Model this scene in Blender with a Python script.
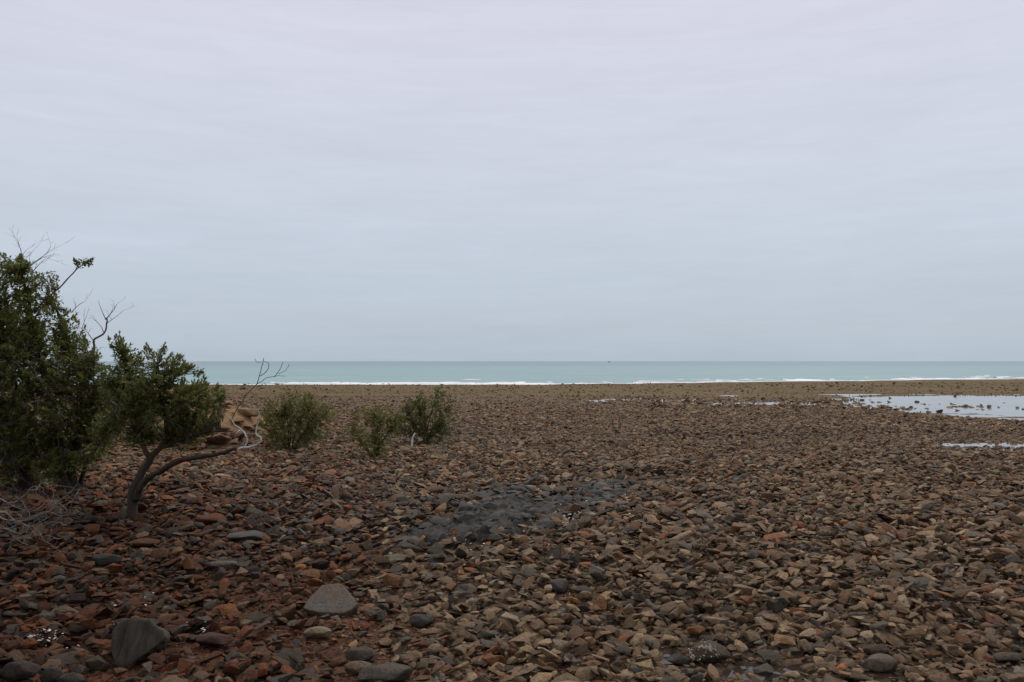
import bpy, bmesh, math, random
import numpy as np
from mathutils import Vector, Matrix, Euler, noise as mnoise

# ------------------------------------------------------------------ camera, sky, sun, exposure
for o in list(bpy.data.objects):
    bpy.data.objects.remove(o)
scene = bpy.context.scene
COL = scene.collection
R = math.radians

W, H = 1024, 682
LENS = 28.0
FPX = W * LENS / 36.0
CAM = Vector((0.0, 0.0, 1.62))
PITCH = math.atan((361.2 - H / 2) / FPX)          # horizon a little below the middle
cam_d = bpy.data.cameras.new('camera')
cam_d.lens = LENS
cam_d.sensor_width = 36.0
cam_d.clip_start = 0.05
cam_d.clip_end = 90000
cam = bpy.data.objects.new('camera', cam_d)
COL.objects.link(cam)
cam.location = CAM
cam.rotation_euler = (math.pi / 2 + PITCH, 0, 0)
scene.camera = cam

SUN_EL, SUN_AZ = R(52), R(22)                     # azimuth clockwise from +Y (the view direction)
world = bpy.data.worlds.new('World')
scene.world = world
world.use_nodes = True
wn, wl = world.node_tree.nodes, world.node_tree.links
wn.clear()
w_out = wn.new('ShaderNodeOutputWorld')
w_bg = wn.new('ShaderNodeBackground')
w_sky = wn.new('ShaderNodeTexSky')
w_sky.sky_type = 'NISHITA'
w_sky.sun_disc = False
w_sky.sun_elevation = SUN_EL
w_sky.sun_rotation = SUN_AZ
w_scale = wn.new('ShaderNodeVectorMath'); w_scale.operation = 'SCALE'
w_scale.inputs['Scale'].default_value = 0.08
wl.new(w_sky.outputs[0], w_scale.inputs[0])
# overcast deck: brighter towards the zenith, faint stretched streaks
w_tc = wn.new('ShaderNodeTexCoord')
w_sep = wn.new('ShaderNodeSeparateXYZ')
wl.new(w_tc.outputs['Generated'], w_sep.inputs[0])
w_ramp = wn.new('ShaderNodeValToRGB')
cr = w_ramp.color_ramp
SKY = [(0.0, (0.440, 0.530, 0.612)), (0.04, (0.486, 0.556, 0.645)), (0.12, (0.560, 0.622, 0.720)),
       (0.22, (0.628, 0.672, 0.768)), (0.42, (0.700, 0.700, 0.815)), (1.0, (0.80, 0.80, 0.89))]
cr.elements[0].position = SKY[0][0]; cr.elements[0].color = (*SKY[0][1], 1)
cr.elements[1].position = SKY[-1][0]; cr.elements[1].color = (*SKY[-1][1], 1)
for p, c in SKY[1:-1]:
    e = cr.elements.new(p); e.color = (*c, 1)
w_map = wn.new('ShaderNodeMapping')
w_map.inputs['Scale'].default_value = (1.6, 1.6, 11.0)
wl.new(w_tc.outputs['Generated'], w_map.inputs[0])
w_noise = wn.new('ShaderNodeTexNoise')
w_noise.inputs['Scale'].default_value = 1.7
w_noise.inputs['Detail'].default_value = 6
w_noise.inputs['Roughness'].default_value = 0.6
wl.new(w_map.outputs[0], w_noise.inputs['Vector'])
w_mr = wn.new('ShaderNodeMapRange')
w_mr.inputs['From Min'].default_value = 0.3
w_mr.inputs['From Max'].default_value = 0.7
w_mr.inputs['To Min'].default_value = 0.945
w_mr.inputs['To Max'].default_value = 1.055
w_map2 = wn.new('ShaderNodeMapping')
w_map2.inputs['Scale'].default_value = (3.2, 3.2, 26.0)
w_map2.inputs['Rotation'].default_value = (0.0, 0.06, 0.0)
wl.new(w_tc.outputs['Generated'], w_map2.inputs[0])
w_noise2 = wn.new('ShaderNodeTexNoise')
w_noise2.inputs['Scale'].default_value = 2.1
w_noise2.inputs['Detail'].default_value = 7
w_noise2.inputs['Roughness'].default_value = 0.62
w_noise2.inputs['Distortion'].default_value = 0.6
wl.new(w_map2.outputs[0], w_noise2.inputs['Vector'])
w_avg = wn.new('ShaderNodeMix')
w_avg.inputs[0].default_value = 0.5
wl.new(w_noise.outputs['Fac'], w_avg.inputs[2])
wl.new(w_noise2.outputs['Fac'], w_avg.inputs[3])
wl.new(w_avg.outputs[0], w_mr.inputs['Value'])
wl.new(w_sep.outputs['Z'], w_ramp.inputs['Fac'])
w_mul = wn.new('ShaderNodeVectorMath'); w_mul.operation = 'SCALE'
wl.new(w_ramp.outputs[0], w_mul.inputs[0])
wl.new(w_mr.outputs[0], w_mul.inputs['Scale'])
w_mix = wn.new('ShaderNodeMix'); w_mix.data_type = 'RGBA'
w_mix.inputs[0].default_value = 0.94
wl.new(w_scale.outputs[0], w_mix.inputs[6])
wl.new(w_mul.outputs[0], w_mix.inputs[7])
wl.new(w_mix.outputs[2], w_bg.inputs['Color'])
w_bg.inputs['Strength'].default_value = 1.0
wl.new(w_bg.outputs[0], w_out.inputs[0])

sun_d = bpy.data.lights.new('sun', 'SUN')
sun_d.energy = 1.5
sun_d.angle = R(12)
sun_d.color = (1.0, 0.92, 0.80)
sun = bpy.data.objects.new('sun', sun_d)
COL.objects.link(sun)
sdir = Vector((math.sin(SUN_AZ) * math.cos(SUN_EL), math.cos(SUN_AZ) * math.cos(SUN_EL), math.sin(SUN_EL)))
sun.rotation_euler = sdir.to_track_quat('Z', 'Y').to_euler()
sun.location = (0, 0, 30)

vs = scene.view_settings
vs.view_transform = 'Standard'
vs.look = 'None'
vs.exposure = 0.0
vs.gamma = 1.0
vs.use_curve_mapping = False
scene.render.engine = 'CYCLES'
scene.cycles.use_denoising = True
scene.cycles.max_bounces = 6

rng = np.random.default_rng(7)
random.seed(7)

# ------------------------------------------------------------------ numeric noise and the terrain
def _hash(ix, iy, seed):
    h = (ix.astype(np.int64) * 374761393 + iy.astype(np.int64) * 668265263 + seed * 974711) & 0xffffffff
    h = ((h ^ (h >> 13)) * 1274126177) & 0xffffffff
    return ((h ^ (h >> 16)) & 0xffff) / 65535.0

def vnoise(x, y, seed=0):
    x = np.asarray(x, float); y = np.asarray(y, float)
    ix, iy = np.floor(x), np.floor(y)
    fx, fy = x - ix, y - iy
    fx = fx * fx * (3 - 2 * fx); fy = fy * fy * (3 - 2 * fy)
    a = _hash(ix, iy, seed); b = _hash(ix + 1, iy, seed)
    c = _hash(ix, iy + 1, seed); d = _hash(ix + 1, iy + 1, seed)
    return (a + (b - a) * fx) * (1 - fy) + (c + (d - c) * fx) * fy

def fbm(x, y, seed=0, octv=4):
    t, a, s = 0.0, 0.5, 0.0
    for k in range(octv):
        t = t + a * (vnoise(x * 2 ** k, y * 2 ** k, seed + k * 17) - 0.5)
        a *= 0.5
    return t * 2          # about -1..1

def sstep(a, b, v):
    t = np.clip((v - a) / (b - a), 0, 1)
    return t * t * (3 - 2 * t)

SEA_Z, POOL_Z = -1.50, -1.30
PUD = [(0.86, 4.46, 0.08, 0.07), (1.26, 4.22, 0.13, 0.08), (1.52, 4.26, 0.07, 0.05),
       (11.6, 20.4, 1.1, 0.7), (13.3, 20.2, 1.5, 0.7), (11.1, 18.9, 0.9, 0.3), (12.2, 18.9, 0.5, 0.4)]
PROF_Y = [-400, -60, -6, 4, 8, 15, 25, 33, 40, 60, 80, 107, 130, 400, 3000]
PROF_Z = [4.0, 1.5, 0.08, 0.0, -0.04, -0.30, -0.78, -1.08, -1.17, -1.255, -1.36, -1.50, -1.80, -7.0, -30]

def pool_r(x, y):
    wob = 0.16 * fbm(x / 4.0, y / 4.0, 91, 4)
    return np.sqrt(((x - 38.5) / 18.0) ** 2 + ((y - 48.3) / 18.2) ** 2) + wob

def terrain(x, y):
    x = np.asarray(x, float); y = np.asarray(y, float)
    ye = y - np.clip((y - 62) / 45, 0, 1) * 0.42 * np.maximum(x - 4, 0)
    ye = np.where(y < 200, np.maximum(ye, np.minimum(y, 40)), y)
    z = np.interp(ye, PROF_Y, PROF_Z)
    # bank of tan ground behind the mangroves on the left
    z = z + (1.08 + 0.16 * fbm(x / 0.5, y / 0.5, 207, 4)) * np.exp(-(((x + 7.9) / 1.9) ** 4 + ((y - 20.3) / 1.9) ** 2))
    z = z + 0.25 * sstep(-3.5, -8, x) * sstep(14, 8, y)
    far = sstep(30, 60, y)
    z = z + (0.07 * (1 - far) + 0.03 * far) * fbm(x / 2.6, y / 2.6, 3, 4) + 0.03 * fbm(x / 0.55, y / 0.55, 11, 3) * (1 - 0.6 * far)
    pr = pool_r(x, y)
    z = z - 0.14 * sstep(1.16, 0.80, pr) + 0.05 * fbm(x / 0.9, y / 0.9, 23, 3) * sstep(1.3, 1.05, pr) * sstep(0.6, 0.85, pr)
    tail = np.exp(-(((x - 16.5) / 8.0) ** 2 + ((y - 55) / 3.6) ** 2))
    z = z - tail * (0.112 + 0.17 * fbm(x / 1.3, y / 1.0, 41, 3))
    tail2 = np.exp(-(((x - 9) / 6.0) ** 2 + ((y - 60) / 2.5) ** 2))
    z = z - tail2 * (0.085 + 0.15 * fbm(x / 1.2, y / 1.2, 43, 3))
    for (px, py, rx, ry) in PUD:
        r = np.sqrt(((x - px) / rx) ** 2 + ((y - py) / ry) ** 2)
        z = z - 0.055 * sstep(1.35, 0.75, r)
    return z

def tz(x, y):
    return float(terrain(np.array([x]), np.array([y]))[0])

CP, SP = math.cos(PITCH), math.sin(PITCH)
def ray(px, py):
    u, v = (px - W / 2) / FPX, (H / 2 - py) / FPX
    return Vector((u, CP - v * SP, SP + v * CP))
def at(px, py, Y):
    d = ray(px, py)
    return CAM + d * ((Y - CAM.y) / d.y)
def ground(px, py):
    """where the ray through a pixel meets the terrain"""
    d = ray(px, py)
    ts = np.geomspace(2.0, 200, 4000)
    zz = CAM.z + ts * d.z - terrain(CAM.x + ts * d.x, CAM.y + ts * d.y)
    i = int(np.argmax(zz < 0))
    t = ts[i]
    return Vector((CAM.x + t * d.x, CAM.y + t * d.y, CAM.z + t * d.z))
def project(x, y, z):
    dx, dy, dz = x - CAM.x, y - CAM.y, z - CAM.z
    f = dy * CP + dz * SP
    u = -dy * SP + dz * CP
    return W / 2 + FPX * dx / f, H / 2 - FPX * u / f, f

# ------------------------------------------------------------------ helpers
def link(name, me, parent=None, kind=None, label=None, cat=None, group=None):
    o = bpy.data.objects.new(name, me)
    COL.objects.link(o)
    if parent is not None:
        o.parent = parent
    if kind: o['kind'] = kind
    if label: o['label'] = label
    if cat: o['category'] = cat
    if group: o['group'] = group
    return o

def mesh_np(name, verts, faces, mat, smooth=False):
    me = bpy.data.meshes.new(name)
    me.from_pydata(verts, [], faces)
    if mat: me.materials.append(mat)
    if smooth:
        me.polygons.foreach_set('use_smooth', np.ones(len(me.polygons), bool))
    me.update()
    return me

def new_mat(name):
    m = bpy.data.materials.new(name)
    m.use_nodes = True
    n, l = m.node_tree.nodes, m.node_tree.links
    return m, n, l, n['Principled BSDF']

def N(n, typ, **kw):
    x = n.new(typ)
    for k, v in kw.items():
        if k in x.inputs: x.inputs[k].default_value = v
        else: setattr(x, k, v)
    return x

def mixc(n, l, fac, a, b, blend='MIX'):
    m = n.new('ShaderNodeMix'); m.data_type = 'RGBA'; m.blend_type = blend
    for sock, v in ((m.inputs[0], fac), (m.inputs[6], a), (m.inputs[7], b)):
        if hasattr(v, 'node'): l.new(v, sock)
        else: sock.default_value = v if isinstance(v, (int, float)) else (*v[:3], 1)
    return m.outputs[2]

def noise(n, l, vec, scale, detail=4, rough=0.55, dist=0.0):
    t = N(n, 'ShaderNodeTexNoise', Scale=scale, Detail=detail, Roughness=rough, Distortion=dist)
    l.new(vec, t.inputs['Vector'])
    return t.outputs['Fac']

def rng_map(n, l, v, a, b, c=0.0, d=1.0, smooth=False):
    m = N(n, 'ShaderNodeMapRange')
    if smooth: m.interpolation_type = 'SMOOTHSTEP'
    m.inputs['From Min'].default_value = a; m.inputs['From Max'].default_value = b
    m.inputs['To Min'].default_value = c; m.inputs['To Max'].default_value = d
    l.new(v, m.inputs['Value'])
    return m.outputs[0]

def bump(n, l, h, strength, dist, normal=None):
    b = N(n, 'ShaderNodeBump', Strength=strength, Distance=dist)
    l.new(h, b.inputs['Height'])
    if normal is not None: l.new(normal, b.inputs['Normal'])
    return b.outputs[0]

# ------------------------------------------------------------------ materials
def make_stone_mat():
    m, n, l, p = new_mat('beach_stone')
    att = N(n, 'ShaderNodeAttribute', attribute_type='INSTANCER', attribute_name='col')
    att2 = N(n, 'ShaderNodeAttribute', attribute_type='INSTANCER', attribute_name='acc')
    tc = n.new('ShaderNodeTexCoord')
    oi = n.new('ShaderNodeObjectInfo')
    add = N(n, 'ShaderNodeVectorMath', operation='ADD')
    geo = n.new('ShaderNodeNewGeometry')
    vec = geo.outputs['Position']
    big = noise(n, l, vec, 9.0, 4, 0.6, 0.4)
    fine = noise(n, l, vec, 48.0, 6, 0.7)
    grit = noise(n, l, vec, 260.0, 3, 0.7)
    c1 = mixc(n, l, rng_map(n, l, big, 0.46, 0.62, 0, 0.75, True), att.outputs['Color'], att2.outputs['Color'])
    v = rng_map(n, l, fine, 0.28, 0.72, 0.48, 1.55)
    v2 = rng_map(n, l, grit, 0.3, 0.7, 0.82, 1.18)
    mm = N(n, 'ShaderNodeMath', operation='MULTIPLY')
    l.new(v, mm.inputs[0]); l.new(v2, mm.inputs[1])
    sc = N(n, 'ShaderNodeVectorMath', operation='SCALE')
    l.new(c1, sc.inputs[0]); l.new(mm.outputs[0], sc.inputs['Scale'])
    l.new(sc.outputs[0], p.inputs['Base Color'])
    l.new(rng_map(n, l, fine, 0.3, 0.7, 0.62, 0.9), p.inputs['Roughness'])
    p.inputs['Specular IOR Level'].default_value = 0.16
    b1 = bump(n, l, fine, 0.9, 0.016)
    b2 = bump(n, l, grit, 0.35, 0.004, b1)
    l.new(b2, p.inputs['Normal'])
    return m
M_STONE = make_stone_mat()

def make_ground_mat():
    m, n, l, p = new_mat('shingle_ground')
    geo = n.new('ShaderNodeNewGeometry')
    pos = geo.outputs['Position']
    sep = N(n, 'ShaderNodeSeparateXYZ'); l.new(pos, sep.inputs[0])
    def vor(scale, feat='F1'):
        v = N(n, 'ShaderNodeTexVoronoi', Scale=scale, feature=feat)
        v.inputs['Randomness'].default_value = 1.0
        l.new(pos, v.inputs['Vector'])
        return v
    v1 = vor(38.0)                                  # fine gravel near by
    v2 = vor(8.0)                                   # cobbles, for the far flat
    hsv = N(n, 'ShaderNodeSeparateColor'); l.new(v1.outputs['Color'], hsv.inputs[0])
    hsv2 = N(n, 'ShaderNodeSeparateColor'); l.new(v2.outputs['Color'], hsv2.inputs[0])
    big = noise(n, l, pos, 0.55, 5, 0.6)
    mid = noise(n, l, pos, 3.5, 5, 0.6)
    warm = mixc(n, l, hsv.outputs[0], (0.028, 0.012, 0.006), (0.110, 0.046, 0.020))
    grey = mixc(n, l, hsv.outputs[0], (0.024, 0.017, 0.011), (0.085, 0.058, 0.036))
    # red soil on the left, brown grey to the right
    side = N(n, 'ShaderNodeMath', operation='MULTIPLY_ADD')
    l.new(mid, side.inputs[0]); side.inputs[1].default_value = 3.0; l.new(sep.outputs['X'], side.inputs[2])
    near = mixc(n, l, rng_map(n, l, side.outputs[0], -0.2, 3.2, 0, 1, True), warm, grey)
    # mid flat
    midc = mixc(n, l, hsv2.outputs[1], (0.075, 0.050, 0.030), (0.180, 0.126, 0.078))
    c = mixc(n, l, rng_map(n, l, sep.outputs['Y'], 10, 22, 0, 1), near, midc)
    # weed covered reef flat towards the sea
    reef = mixc(n, l, hsv2.outputs[1], (0.105, 0.068, 0.026), (0.170, 0.116, 0.052))
    mpw = N(n, 'ShaderNodeMapping'); mpw.inputs['Scale'].default_value = (0.10, 0.30, 1.0)
    l.new(pos, mpw.inputs[0])
    weed = noise(n, l, mpw.outputs[0], 1.0, 6, 0.65)
    reef = mixc(n, l, rng_map(n, l, weed, 0.50, 0.66, 0, 0.75), reef, (0.060, 0.042, 0.017))
    yy = N(n, 'ShaderNodeMath', operation='MULTIPLY_ADD')
    l.new(big, yy.inputs[0]); yy.inputs[1].default_value = 14.0; l.new(sep.outputs['Y'], yy.inputs[2])
    c = mixc(n, l, rng_map(n, l, yy.outputs[0], 58, 80, 0, 1, True), c, reef)
    # tan sand on the bank at the left
    dist = N(n, 'ShaderNodeVectorMath', operation='DISTANCE')
    l.new(pos, dist.inputs[0]); dist.inputs[1].default_value = (-7.3, 20.2, 0.35)
    dd = N(n, 'ShaderNodeMath', operation='MULTIPLY_ADD')
    l.new(mid, dd.inputs[0]); dd.inputs[1].default_value = 1.6; l.new(dist.outputs['Value'], dd.inputs[2])
    tanc = mixc(n, l, mid, (0.19, 0.108, 0.048), (0.29, 0.185, 0.095))
    c = mixc(n, l, rng_map(n, l, dd.outputs[0], 2.0, 2.6, 1, 0, True), c, tanc)
    v = rng_map(n, l, mid, 0.25, 0.75, 0.72, 1.28)
    sc = N(n, 'ShaderNodeVectorMath', operation='SCALE')
    l.new(c, sc.inputs[0]); l.new(v, sc.inputs['Scale'])
    l.new(sc.outputs[0], p.inputs['Base Color'])
    p.inputs['Roughness'].default_value = 0.85
    p.inputs['Specular IOR Level'].default_value = 0.12
    b1 = bump(n, l, v1.outputs['Distance'], 0.7, 0.02)
    nf = noise(n, l, pos, 150, 4, 0.7)
    b2 = bump(n, l, nf, 0.5, 0.006, b1)
    l.new(b2, p.inputs['Normal'])
    return m
M_GROUND = make_ground_mat()

def make_sea_mat():
    m, n, l, p = new_mat('sea_water')
    geo = n.new('ShaderNodeNewGeometry')
    pos = geo.outputs['Position']
    mp = N(n, 'ShaderNodeMapping'); mp.inputs['Scale'].default_value = (0.35, 1.0, 1.0)
    l.new(pos, mp.inputs[0])
    sep = N(n, 'ShaderNodeSeparateXYZ'); l.new(pos, sep.inputs[0])
    sw = noise(n, l, mp.outputs[0], 0.16, 4, 0.6)
    rip = noise(n, l, mp.outputs[0], 1.3, 3, 0.6)
    mp2 = N(n, 'ShaderNodeMapping'); mp2.inputs['Scale'].default_value = (0.05, 0.16, 1.0)
    l.new(pos, mp2.inputs[0])
    patch = rng_map(n, l, noise(n, l, mp2.outputs[0], 1.0, 7, 0.7), 0.3, 0.7)
    shal = mixc(n, l, patch, (0.132, 0.262, 0.258), (0.205, 0.352, 0.340))
    deep = mixc(n, l, patch, (0.100, 0.175, 0.205), (0.165, 0.255, 0.280))
    c = mixc(n, l, rng_map(n, l, sep.outputs['Y'], 110, 900, 0, 1, True), shal, deep)
    l.new(c, p.inputs['Base Color'])
    p.inputs['Roughness'].default_value = 0.30
    p.inputs['IOR'].default_value = 1.33
    b1 = bump(n, l, sw, 0.9, 0.9)
    b2 = bump(n, l, rip, 0.7, 0.12, b1)
    l.new(b2, p.inputs['Normal'])
    return m
M_SEA = make_sea_mat()

def make_pool_mat():
    m, n, l, p = new_mat('still_water')
    geo = n.new('ShaderNodeNewGeometry')
    r = noise(n, l, geo.outputs['Position'], 2.2, 3, 0.6)
    silt = noise(n, l, geo.outputs['Position'], 0.35, 5, 0.6)
    l.new(mixc(n, l, rng_map(n, l, silt, 0.35, 0.65), (0.10, 0.088, 0.068), (0.19, 0.195, 0.19)), p.inputs['Base Color'])
    p.inputs['Roughness'].default_value = 0.05
    p.inputs['IOR'].default_value = 1.33
    l.new(bump(n, l, r, 0.3, 0.02), p.inputs['Normal'])
    return m
M_POOL = make_pool_mat()
M_PUDDLE = M_POOL.copy(); M_PUDDLE.name = 'puddle_water'
for lk in list(M_PUDDLE.node_tree.links):
    if lk.to_socket.name == 'Base Color': M_PUDDLE.node_tree.links.remove(lk)
M_PUDDLE.node_tree.nodes['Principled BSDF'].inputs['Base Color'].default_value = (0.035, 0.028, 0.022, 1)

def make_simple(name, a, b, scale, rough=0.8, bs=0.5, bd=0.01, stretch=(1, 1, 1), detail=5, spec=0.3, obj_space=False):
    m, n, l, p = new_mat(name)
    if obj_space: vec = n.new('ShaderNodeTexCoord').outputs['Object']
    else: vec = n.new('ShaderNodeNewGeometry').outputs['Position']
    mp = N(n, 'ShaderNodeMapping'); mp.inputs['Scale'].default_value = stretch
    l.new(vec, mp.inputs[0])
    t = noise(n, l, mp.outputs[0], scale, detail, 0.62, 0.3)
    t2 = noise(n, l, mp.outputs[0], scale * 7, 3, 0.65)
    c = mixc(n, l, rng_map(n, l, t, 0.3, 0.7), a, b)
    sc = N(n, 'ShaderNodeVectorMath', operation='SCALE')
    l.new(c, sc.inputs[0]); l.new(rng_map(n, l, t2, 0.25, 0.75, 0.7, 1.3), sc.inputs['Scale'])
    l.new(sc.outputs[0], p.inputs['Base Color'])
    p.inputs['Roughness'].default_value = rough
    p.inputs['Specular IOR Level'].default_value = spec
    b1 = bump(n, l, t, bs, bd)
    l.new(bump(n, l, t2, bs, bd * 0.3, b1), p.inputs['Normal'])
    return m
M_FOAM = make_simple('surf_foam', (0.74, 0.76, 0.77), (0.86, 0.87, 0.87), 2.0, 0.7)
M_BARK = make_simple('mangrove_bark', (0.024, 0.017, 0.011), (0.062, 0.044, 0.030), 9.0, 0.9, 0.9, 0.012, (1, 1, 0.35))
M_TWIG = make_simple('live_twig', (0.070, 0.052, 0.036), (0.14, 0.11, 0.08), 14.0, 0.9, 0.3, 0.004)
M_DEAD = make_simple('bleached_wood', (0.13, 0.112, 0.096), (0.27, 0.245, 0.22), 12.0, 0.85, 0.5, 0.006)
M_WHITE = make_simple('bleached_white_wood', (0.36, 0.34, 0.31), (0.56, 0.54, 0.50), 12.0, 0.85, 0.5, 0.006)
M_LEDGE = make_simple('slate_bedrock', (0.028, 0.026, 0.0225), (0.070, 0.066, 0.058), 5.0, 0.8, 0.9, 0.03, (1, 2.2, 1), 8, 0.12)
M_SCHIST = make_simple('schist', (0.036, 0.028, 0.020), (0.080, 0.063, 0.044), 9.0, 0.75, 0.9, 0.02, (3.4, 1.0, 0.45), 7, 0.3)
M_SHELL = make_simple('shell', (0.62, 0.60, 0.55), (0.8, 0.78, 0.72), 30.0, 0.6)
M_TAN = make_simple('tan_rock', (0.17, 0.098, 0.045), (0.28, 0.18, 0.095), 3.0, 0.9, 0.7, 0.03)
M_REDROCK = make_simple('red_brown_rock', (0.080, 0.038, 0.020), (0.19, 0.100, 0.055), 4.0, 0.9, 0.7, 0.03)
M_BARNACLE = make_simple('barnacle', (0.30, 0.24, 0.17), (0.5, 0.43, 0.34), 40.0, 0.8)
M_PLASTIC = make_simple('white_plastic', (0.70, 0.71, 0.72), (0.8, 0.8, 0.8), 5.0, 0.45, 0.1, 0.002)
M_HULL = make_simple('boat_paint', (0.10, 0.11, 0.13), (0.15, 0.16, 0.18), 1.0, 0.6, 0.1, 0.01)

def make_leaf_mat(name, lo, hi, yel):
    m, n, l, p = new_mat(name)
    att = N(n, 'ShaderNodeAttribute', attribute_type='GEOMETRY', attribute_name='leafv')
    ramp = n.new('ShaderNodeValToRGB')
    e = ramp.color_ramp.elements
    e[0].position = 0.0; e[0].color = (*lo, 1)
    e[1].position = 0.90; e[1].color = (*hi, 1)
    k = e.new(0.985); k.color = (*hi, 1)
    k = e.new(1.0); k.color = (*yel, 1)
    l.new(att.outputs['Fac'], ramp.inputs['Fac'])
    l.new(ramp.outputs[0], p.inputs['Base Color'])
    p.inputs['Roughness'].default_value = 0.45
    p.inputs['Specular IOR Level'].default_value = 0.35
    tr = n.new('ShaderNodeBsdfTranslucent')
    l.new(mixc(n, l, 0.5, ramp.outputs[0], (0.20, 0.24, 0.03)), tr.inputs['Color'])
    mx = n.new('ShaderNodeMixShader'); mx.inputs[0].default_value = 0.34
    out = n['Material Output']
    l.new(p.outputs[0], mx.inputs[1]); l.new(tr.outputs[0], mx.inputs[2])
    l.new(mx.outputs[0], out.inputs['Surface'])
    return m
M_LEAF = make_leaf_mat('mangrove_leaf', (0.052, 0.062, 0.015), (0.190, 0.194, 0.058), (0.42, 0.27, 0.03))
M_LEAF2 = make_leaf_mat('shrub_leaf', (0.062, 0.064, 0.015), (0.235, 0.212, 0.058), (0.30, 0.22, 0.05))

# ------------------------------------------------------------------ ground, sea, pools
def build_ground():
    ys = np.concatenate([np.linspace(-300, -8, 16)[:-1], np.linspace(-8, 2.5, 22)[:-1],
                         np.geomspace(2.5, 150, 430)[:-1], np.geomspace(150, 3000, 20)])
    g = np.geomspace(1.0, 3001.0, 150) - 1.0
    s = np.concatenate([np.linspace(-0.95, 0.95, 300)])
    verts = []
    for y in ys:
        base = max(abs(y), 3.2) if y > 0 else max(3.2, 3.2 - y * 0.3)
        xs_in = s * base
        edge = xs_in[-1]
        out = edge + np.geomspace(0.03 * base, 4000, 26)
        xs = np.concatenate([-out[::-1], xs_in, out])
        verts.append(np.stack([xs, np.full_like(xs, y), terrain(xs, np.full_like(xs, y))], 1))
    nx = len(verts[0]); ny = len(ys)
    v = np.concatenate(verts)
    i = np.arange(nx - 1)[None, :] + nx * np.arange(ny - 1)[:, None]
    f = np.stack([i, i + 1, i + 1 + nx, i + nx], -1).reshape(-1, 4)
    me = mesh_np('ground', v.tolist(), f.tolist(), M_GROUND, True)
    return link('ground', me, kind='structure', label='brown stony beach and weed covered reef flat running to the sea', cat='ground')
build_ground()

def build_sea():
    # one sheet: fine towards the shore with a low swell, coarse to the horizon
    ys = np.concatenate([np.linspace(84, 260, 150)[:-1], np.geomspace(260, 60000, 60)])
    k = np.concatenate([np.linspace(-1, 1, 220)])
    verts = []
    for y in ys:
        half = max(160, y * 1.1)
        xs = np.concatenate([[-40000 - half, -8000 - half], k * half, [8000 + half, 40000 + half]])
        yy = np.full_like(xs, y)
        amp = 0.10 * np.clip((y - 112) / 40, 0, 1) * (1 if y < 700 else 0)
        z = SEA_Z + amp * np.sin(y * 0.55 + 3 * fbm(xs / 40, yy / 40, 5, 2) + 2) * (0.4 + 0.6 * vnoise(xs / 16, yy / 9, 8))
        verts.append(np.stack([xs, yy, z], 1))
    nx = len(verts[0]); ny = len(ys)
    v = np.concatenate(verts)
    i = np.arange(nx - 1)[None, :] + nx * np.arange(ny - 1)[:, None]
    f = np.stack([i, i + 1, i + 1 + nx, i + nx], -1).reshape(-1, 4)
    me = mesh_np('sea', v.tolist(), f.tolist(), M_SEA, True)
    return link('sea', me, kind='structure', label='pale grey green sea reaching the horizon', cat='sea')
build_sea()

# where the still sea meets the terrain, for the surf
def shore_y(xs):
    ys = np.linspace(88, 200, 900)
    out = []
    for x in xs:
        zz = terrain(np.full_like(ys, x), ys) - SEA_Z
        idx = np.nonzero(zz > 0.0)[0]
        idx = idx[ys[idx] < 190]
        out.append(ys[idx[-1]] if len(idx) else 100)
    out = np.array(out)
    k = np.ones(9) / 9
    return np.convolve(np.pad(out, 4, mode='edge'), k, mode='valid')

def build_surf():
    xs = np.arange(-130, 175, 0.5)
    sy = shore_y(xs)
    V, F = [], []
    def strip(yoff, depth, height, seed, thresh, wl):
        prev = None
        for j, x in enumerate(xs):
            a = float(vnoise(x / wl, seed * 3.1, seed)) * 0.65 + 0.35 * float(vnoise(x / 1.4, seed * 1.7, seed + 5))
            if a < thresh:
                prev = None; continue
            q = min(1.0, (a - thresh) / 0.22)
            h = height * q * (0.55 + 0.7 * float(vnoise(x / 0.8, 2.2, seed + 9)))
            dd = depth * (0.35 + 0.65 * q)
            yc = sy[j] + yoff + 1.6 * float(fbm(np.array(x / 9.0), np.array(seed * 2.0), seed + 3, 3))
            b = len(V)
            V.extend([(x, yc - dd, SEA_Z + 0.012), (x, yc - dd * 0.45, SEA_Z + 0.012 + h * 0.75), (x, yc, SEA_Z + 0.012 + h),
                      (x, yc + dd * 0.35, SEA_Z + 0.012 + h * 0.5), (x, yc + dd * 0.6, SEA_Z - 0.03)])
            if prev is not None:
                for k in range(4):
                    F.append((prev + k, b + k, b + k + 1, prev + k + 1))
            prev = b
    strip(1.0, 1.3, 0.05, 21, 0.16, 14)      # run-up along the edge
    strip(4.5, 1.6, 0.16, 22, 0.46, 7)
    strip(10, 1.5, 0.17, 23, 0.57, 8)
    strip(16, 1.3, 0.15, 24, 0.68, 6)
    strip(26, 1.3, 0.15, 25, 0.72, 7)
    me = mesh_np('surf', V, F, M_FOAM, True)
    return link('surf', me, kind='stuff', label='white line of small breaking waves along the sea edge', cat='surf')
build_surf()

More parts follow.
